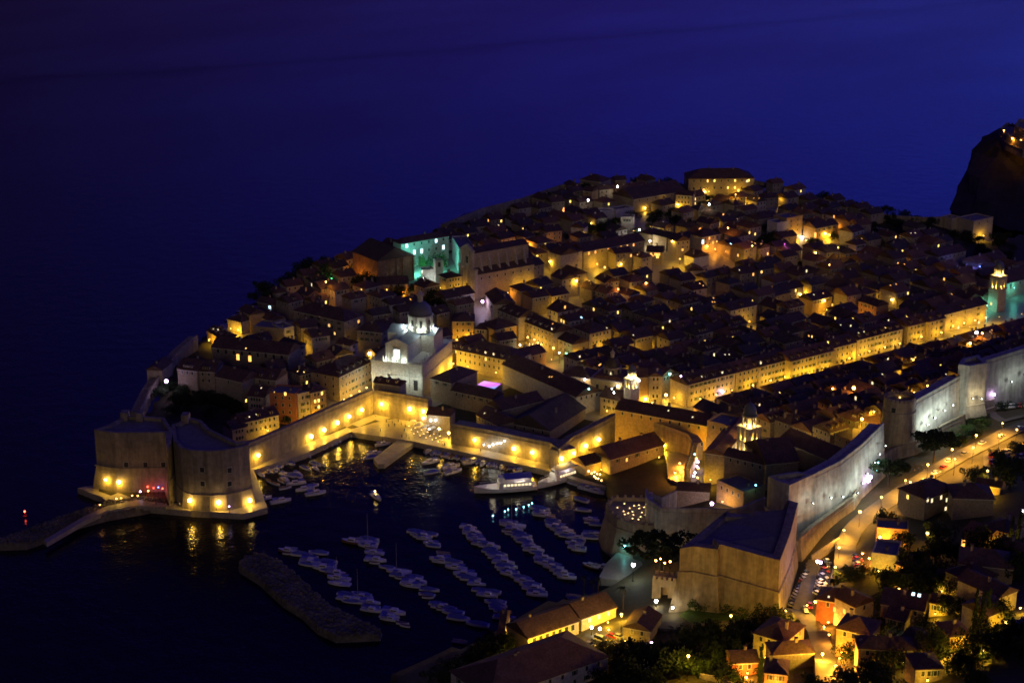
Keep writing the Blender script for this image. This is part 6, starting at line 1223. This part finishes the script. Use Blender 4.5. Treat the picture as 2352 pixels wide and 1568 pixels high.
for x, y in ((1925,540),(1965,525),(2045,548),(2000,560)): lampw(10, x, y, 'orange', 40, 'orange lamp under the umbrella pine', 'pine lamps', .4)
p = gat(*K(7, 1190, 1280), 3); lamp_root('w', p, 0, 'orange', 1500, .3, 'orange lamp over the gate ramp', None); p = gat(*K(7, 1230, 1200), 3); lamp_root('w', p, 0, 'orange', 1200, .25, 'second orange lamp higher on the gate ramp', None)
# inner lamps that wash the market row, cathedral sides, palace front, gate wall
def wash(c, x, y, h, ck, e, lb, g=None): p = gat(*K(c, x, y), h); return lamp_root('w', p, 0, ck, e, .25, lb, g)
for x, y in ((1500,860),(1620,930),(1720,990)): wash(3, x, y, 5, 'warm', 350, 'lamp hidden in the lane below the pink lit row', 'pink row lamps')
for x, y, h_, e in ((850,830,6,500),(1000,860,6,500),(1150,900,6,500),(1280,950,6,500),(1390,1010,7,600),(1480,980,7,500)): wash(7, x, y+40, h_, 'warm', e, 'lamp in the lane behind the curving gate wall', 'gate lane lamps')
for x, y, e in ((700,960,600),(830,975,600),(980,985,600),(1100,1040,450)): q = K(7, x, y); p = gat(q[0], q[1], 3); lamp_root('w', p, 0, 'warm', e, .25, 'yellow lamp at the foot of the curving gate wall', 'gate foot lamps')
wash(5, 1900, 860, 3, 'warm', 500, 'yellow lamp below the pale bastion house under the cliff'); wash(5, 1640, 760, 3, 'warm', 120, 'yellow lamp at the small pale turret house')
for x, y in ((2306,300),(2325,318),(2345,322)): h = cast(0, x, y); h and lamp_root('w', h[0]-h[3]*2.5, 0, 'orange', 700, .4, 'orange lamp on the fort crowning the dark cliff', 'cliff fort lamps')
for k in range(4): a_ = k*1.571+ga; lamp_root('f', (DOM.location.x+6.5*math.cos(a_+.785), DOM.location.y+6.5*math.sin(a_+.785), 24.5), 0, 'pale', 260, .3, 'white floodlight at the foot of the monastery bell tower', 'bell tower floodlights')
wash(3, 1450, 800, 5, 'purple', 500, 'pinkish lamp in the lane below the pink lit row')
for x, y in ((1080,1330),(1120,1260)): wash(3, x, y, 5, 'warm', 1300, 'strong yellow lamp in the lane right of the cathedral', 'cathedral lane lamps')
for x, y in ((1150,1060),(1250,1030),(1400,1040)): wash(3, x, y, 4, 'warm', 500, 'yellow lamp below the tall house by the dome', 'dome lane lamps')
for x, y in ((500,1440),(620,1450),(740,1460),(850,1470)): q = CT.matrix_basis @ Vector((cw*(x-470)/420, -5.5, 8.5)); lamp_root('f', tuple(q), CT.rotation_euler.z+math.pi, 'white', 900, .25, 'white floodlight at the foot of the cathedral front', 'cathedral floodlights')
for k in range(6):
    a_ = k*1.047; loc_ = CT.matrix_basis @ Vector((DC[0]+math.cos(a_)*8.6, DC[1]+math.sin(a_)*8.6, 29)); lamp_root('f', loc_, 0, 'white', 170, .4, 'white floodlight around the drum of the dome', 'dome floodlights')
for k in range(3): loc_ = CT.matrix_basis @ Vector((nx0+nw*(.1+.4*k), -.6+.2, 18)); lamp_root('f', (loc_.x, loc_.y, loc_.z), 0, 'white', 160, .15, 'small floodlight on the ledge under the cathedral gable', 'ledge floodlights')
for x, y in ((760,470),(900,460),(1030,470)): wash(3, x, y, 4, 'cyan', 1100, 'turquoise floodlight in the college court', 'turquoise floodlights')
for x, y in ((300,560),(420,600)): wash(3, x, y, 3, 'orange', 600, 'orange lamp at the left foot of the brown college', 'college lamps')
for x, y in ((560,640),(700,660)): wash(3, x, y, 3, 'orange', 350, 'orange lamp before the brown college gable', 'college lamps')
for x, y, e in ((1200,640,500),(1270,700,500),(1700,600,350),(1800,590,450)): wash(3, x, y, 4, 'warm', e, 'yellow lamp around the foot of the tall church', 'church lamps')
for f in range(5): q = st(-93+f*0, -60-f*16); 
for x, y in ((1770,1240),(1830,1205),(1900,1170),(1960,1140)): q = K(2, x, y); p = gat(q[0], q[1]-4, 4); lamp_root('w', p, 0, 'warm', 420, .3, 'lamp in the lane between palace and harbour wall', 'palace lane lamps')
for x, y in ((1420,1440),(1540,1370),(1230,1500)): q = K(2, x, y); p = gat(q[0], q[1]-4, 5); lamp_root('w', p, 0, 'warm', 380, .25, 'lamp between the tall houses and the harbour wall', 'wall lane lamps')
for x, y, e in ((880,640,350),(1375,790,450),(440,820,300),(640,720,150),(1850,740,90)): wash(2, x, y, 3.5, 'warm', e, 'yellow lamp between the left hillside houses', 'left hillside lamps')
lampw(1, 1397, 65, 'violet', 350, 'violet white lamp on the seaward walkway', None, .8, 2)
for x, y, ck in ((1240,950,'red'),(1290,960,'red'),(1330,955,'blue'),(1365,965,'red'),(1370,925,'violet'),(1178,990,'violet'),(1245,985,'warm'),(1410,990,'violet'),(1110,1025,'orange'),(1157,1025,'orange'),(1018,1045,'warm'),(978,1050,'warm'),(840,1100,'orange'),(1925,1115,'violet')): q = K(1, x, y); p = at(*q, 6); lamp_root('p', p, 0, ck, 60 if ck == 'red' else 15, .3, '%s party light on the mole below the fortress' % {'warm': 'yellow'}.get(ck, ck), 'mole lights', 3)
# the golden main street: lanterns hung over the pavement
for o in list(S.collection.objects):
    if 'golden' in str(o.get('group', '')) and 'w' in o:
        n = max(1, int(o['w']/9))
        for k in range(n):
            loc_ = o.matrix_basis @ Vector((o['w']*(k+.5)/n, -3.6, 4.6)); lamp_root('w', loc_, o.rotation_euler.z, 'warm', 430, .28, 'golden street lantern in front of the %s' % o['label'].split(' in the golden')[0].split(' where')[0].replace(' from the clock tower', ' of the golden row'), 'main street lanterns')
# lane lanterns of the old town, added at random for warm glow
LN = 0
for si in range(0, 21):
    for t in (30, 48, 70, 92, 115, 135, -30, -52, -75, -98, -120, -150, -180, -205):
        if R.random() < .5: continue
        q = st(5+si*14.6-.8, t+R.uniform(-8, 8)); 
        if not bool(inside(np.array([q.x]), np.array([q.y]))[0]) or gz(q.x, q.y) < 3.5 or near_wall((q.x, q.y), 8) or edge_dist(q.x, q.y) < 10 or hits(q.x-.5, q.y-.5, 1, 0, 1, 1, 0) or not visible_px(q.x, q.y, 10): continue
        lamp_root('w', (q.x, q.y, gz(q.x, q.y)+4.2), R.random()*6, R.choice(('warm', 'warm', 'warm', 'orange')), R.choice((60, 110, 200, 300)), .1, 'added small yellow lantern in the %s old town lane, %s' % (ordw[si], 'landward' if t > 0 else ('lower town' if t > -100 else 'upper town')), 'old town lane lanterns'); LN += 1
print('lamps', LAMPN[0], 'lane', LN)
# distant buoy light and lit launch
p = at(57, 1178, 1.5); root = empty('buoy', (p.x, p.y, 0), 0, 'lone red light buoy at the far left of the dark sea', 'buoy'); mb = MB(); mb.lathe([(.8, -.5), (.9, .3), (.25, .6), (.15, 2)], (0, 0, 0), 'parasol_red', 12); mb.build('float', root); child_copy(globe(.42, 'lamp_red'), root, (0, 0, 2.3))
p = at(864, 1143, 0); o = copy_tree(BP['m']); o.location = p; o.rotation_euler = (0, 0, 1.2); tag(o, 'little launch with a yellow cabin light in the middle of the harbour', 'boat'); put_light(o, 60, (1, .7, .2), (0, 0, 2.6), .15); child_copy(globe(.3, 'lamp_warm'), o, (-1, 0, 2.8)).name = 'cabin_light'
for x, y in ((1005,1305),(1105,1268),(1132,1252),(1200,1250),(1263,1231),(1306,1215),(1333,1200)): q = at(*K(6, x, y), 1.2); root = empty('mooring_light', (q.x, q.y, 0), 0, 'small cyan light floating before the big excursion ship', 'buoy light', 'cyan floating lights'); mb = MB(); mb.lathe([(.25, -.2), (.3, .2), (.06, .3), (.06, .9)], (0, 0, 0), 'white_paint', 8); mb.build('float', root); child_copy(globe(.3, 'lamp_cyan'), root, (0, 0, 1.2))
# magenta lit open air screen in the palace court
a_, b_ = at(*K(6, 870, 205), 13), at(*K(6, 1075, 240), 13)
mb = MB(); q4 = [at(*K(6, x, y), 13) for x, y in ((862,205),(925,168),(1085,195),(1020,243))]; mb.loft([[(p.x, p.y, 2) for p in q4], [(p.x, p.y, 12.9) for p in q4]], 'house_stone1'); o = mb.build('stage'); tag(o, 'raised stage platform in the palace court', 'stage')
mb = MB(); q5 = inset(q4, .5 if sum(q4[i].x*q4[(i+1) % 4].y-q4[(i+1) % 4].x*q4[i].y for i in range(4)) > 0 else .5); mb.add([(p.x, p.y, 12.96) for p in q5[:2]]+[(p.x, p.y, 12.96) for p in q5[2:]], [(0,1,2,3)], 'lit_stage_floor'); mb2 = mb
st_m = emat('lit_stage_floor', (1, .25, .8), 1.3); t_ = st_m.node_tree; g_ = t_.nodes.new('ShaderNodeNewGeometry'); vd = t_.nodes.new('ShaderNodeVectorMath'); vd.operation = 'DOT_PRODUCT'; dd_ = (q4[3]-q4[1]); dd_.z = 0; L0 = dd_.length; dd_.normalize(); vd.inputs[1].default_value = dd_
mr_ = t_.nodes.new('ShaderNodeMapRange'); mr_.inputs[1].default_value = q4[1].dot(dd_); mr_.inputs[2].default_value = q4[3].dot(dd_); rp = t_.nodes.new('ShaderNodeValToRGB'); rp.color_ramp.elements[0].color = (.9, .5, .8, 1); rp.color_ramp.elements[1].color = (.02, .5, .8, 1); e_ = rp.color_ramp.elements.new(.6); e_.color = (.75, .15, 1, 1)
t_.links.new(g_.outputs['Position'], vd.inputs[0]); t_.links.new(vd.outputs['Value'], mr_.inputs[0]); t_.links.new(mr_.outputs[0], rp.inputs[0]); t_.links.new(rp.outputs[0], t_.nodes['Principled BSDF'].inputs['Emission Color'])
tag(mb2.build('light_floor'), 'glowing magenta and cyan light floor in the dark palace court', 'light floor')
# lit windows and skylights exactly where the facades show them
def litwin(c, x, y, k='lit_warm'):
    h = cast(c, x, y)
    if not h: return
    loc, nor, ob, d = h; r_ = ob
    while r_.parent: r_ = r_.parent
    if 'category' not in r_ or r_['category'] in ('tree',): return
    src = WIN[k]; o = src.copy(); S.collection.objects.link(o); o.parent = r_
    if abs(nor.z) < .5: n2 = Vector((nor.x, nor.y, 0)).normalized(); M = Matrix.Translation(loc+n2*.06) @ Matrix.Rotation(math.atan2(n2.y, n2.x)+math.pi/2, 4, 'Z')
    else:
        v = Vector((nor.x, nor.y, 0)); a_ = math.atan2(v.y, v.x)+math.pi/2 if v.length > .1 else 0; M = Matrix.Translation(loc+nor*.05) @ Matrix.Rotation(a_, 4, 'Z') @ Matrix.Rotation(-math.acos(min(1, nor.z)), 4, 'X') @ Matrix.Rotation(0, 4, 'X'); o.name = 'skylight'
        z_ = nor.normalized(); y_ = -z_; zz = Vector((0, 0, 1)); up = (zz-z_*zz.dot(z_)); up = up.normalized() if up.length > .05 else Vector((1, 0, 0)); x_ = up.cross(z_)
        M = Matrix((( x_.x, y_.x, up.x, loc.x+z_.x*.06), (x_.y, y_.y, up.y, loc.y+z_.y*.06), (x_.z, y_.z, up.z, loc.z+z_.z*.06), (0, 0, 0, 1)))
        M = M @ Matrix.Diagonal((.6, 1, .5, 1))
    o.matrix_basis = r_.matrix_basis.inverted() @ M
for c, txt in ((1, '1060,765,gun 1222,765,gun 1372,765,gun 1698,808,gun 1703,925,gun 1928,925,gun 1928,812,gun'), (8, '1145,757,gun'), (2, '880,870,biglit 980,882,biglit 947,797,lit_warm 1435,997,lit_warm 1382,990,lit_warm 1185,1165,lit_warm 1278,1178,lit_warm 947,1235,lit_warm 1645,603,lit_pale 1693,672,lit_pale 1075,1130,lit_pale 975,1372,lit_pale 1035,1352,lit_pale 1500,262,lit_pale 1148,458,lit_cool 675,635,lit_pale 712,640,lit_pale 1890,573,lit_orange'),
 (3, '760,725,lit_orange 1392,1222,lit_warm 80,940,lit_orange 125,1007,lit_orange 325,905,lit_orange 1955,927,lit_orange 2195,875,lit_cool 1500,100,lit_pale 1415,60,lit_orange'),
 (4, '1432,262,biglit 1723,255,lit_warm 1795,178,lit_pale 1787,320,lit_orange 1853,322,lit_orange 1897,322,lit_orange 820,803,lit_orange 876,795,lit_orange 1002,803,biglit 1043,803,biglit 1400,577,biglit 1815,610,lit_warm 1423,688,lit_cool 1658,705,lit_cool 1835,690,lit_orange 1862,700,lit_orange 1915,705,lit_orange 1253,752,lit_orange 1720,800,lit_orange 1730,925,lit_pale 1847,960,lit_orange 1398,1038,lit_orange 1427,1055,lit_orange 1513,1160,lit_orange 1503,1193,lit_orange 1522,1193,lit_orange 1330,1250,lit_warm 1840,1180,lit_warm 2227,1125,lit_warm 617,1410,lit_pale 1087,1410,lit_warm 840,1470,lit_pale 265,1235,lit_orange 1145,1350,lit_pale 1595,460,lit_orange 250,420,biglit'),
 (5, '15,547,lit_orange 645,700,lit_orange 488,855,biglit 877,885,lit_orange 1290,840,lit_pale 1325,838,lit_pale 350,1350,lit_warm 553,1345,lit_orange 548,1405,lit_warm 632,1442,lit_orange 1145,1395,lit_warm 1165,1268,lit_orange 1118,1278,lit_orange 1570,1225,lit_orange 1632,1352,lit_orange 1180,1095,lit_orange 1235,1100,lit_orange 413,1157,lit_pale 1255,1540,lit_warm 803,1555,lit_warm 1965,1432,lit_orange 33,930,lit_orange 475,1357,lit_pale'),
 (8, '700,42,lit_pale 783,52,lit_pale 435,138,lit_orange 897,98,lit_pale 595,190,lit_warm 850,108,lit_pale 1075,65,lit_warm 1375,130,lit_orange 1595,110,lit_orange 1970,85,lit_orange 1688,62,lit_pale 1050,455,lit_pale 1540,378,lit_warm 187,608,lit_warm 827,655,lit_pale 968,525,lit_pale 1295,325,lit_warm 1328,315,lit_warm 1860,18,lit_pale 1585,455,lit_pale'),
 (7, '2070,610,lit_warm 1135,760,lit_pale 1338,815,lit_pale 785,1170,lit_orange 1003,1337,lit_cool 655,450,lit_pale 1415,1040,dark 560,375,biglit 1910,355,lit_pale 1610,290,lit_pale 1520,290,lit_pale 1645,290,lit_pale 1415,475,lit_pale'),
 (6, '2128,836,lit_orange 1500,140,lit_orange 935,445,lit_pale 1480,140,lit_orange'),
 (12, '1430,30,lit_pale 1590,30,lit_pale 1580,105,lit_pale 1425,248,lit_pale 870,1200,dark 650,950,lit_orange 732,965,lit_orange 1265,5,lit_warm 1730,400,biglit 1510,800,lit_cool 600,845,lit_pale 1310,822,lit_cool 1360,833,lit_cool')):
    for e in txt.split(): x, y, k = e.split(','); litwin(c, float(x), float(y), {'lit_cool': 'cool'}.get(k, k))
mb = MB(); mb.lathe([(.12, .25), (.2, .1), (.2, -.15), (.1, -.25)], (0, 0, 0), 'candle', 8); HL = proto(mb, 'hanging_lantern')
for i, (x, y) in enumerate(((465,1268),(490,1285),(513,1275),(512,1310),(535,1290),(560,1295),(545,1330),(572,1345),(525,1325))):
    h = cast(7, x, y)
    if h: o = child_copy(HL, None, h[0]-h[3]*.6); o.scale = (1.6,)*3; tag(o, 'yellow lantern on the front of the quayside restaurant', 'lantern', 'restaurant lanterns')
# ------------------------------------------------------------------ tidy up: prototypes, labels
for o in list(PROTO.objects): bpy.data.objects.remove(o)
def kill(o):
    for ch in list(o.children): kill(ch)
    bpy.data.objects.remove(o)
for o in list(BP.values())+list(CARS.values()): kill(o)
for o in CARL+PPL:      # stand on the surface that is really there
    pass
ORD = ordw+['twenty-sixth','twenty-seventh','twenty-eighth','twenty-ninth','thirtieth']
bylab = {}
for o in S.collection.objects:
    if o.parent is None and 'label' in o: bylab.setdefault(o['label'], []).append(o)
for lb, os_ in bylab.items():
    if len(os_) < 2: continue
    os_.sort(key=lambda o: pj(o.location)[0])
    for i, o in enumerate(os_):
        nm = ORD[i] if i < len(ORD) else str(i+1)+'th'
        o['label'] = lb+(', %s from left' % nm if i else ', leftmost')
        if 'group' not in o: o['group'] = lb
for o in S.collection.objects:
    if o.parent is None and 'label' in o:
        for w_ in (' the ', ' a ', ' small ', ' little ', ' glowing ', ' the ', ' the '):
            if len(o['label'].replace(',', ' ').replace('-', ' ').split()) > 16: o['label'] = o['label'].replace(w_, ' ', 1)

for o in S.collection.objects:
    if o.parent is None and 'label' in o and not 4 <= len(o['label'].replace('-', ' ').split()) <= 16: print('LONG', o.name, o['label'])
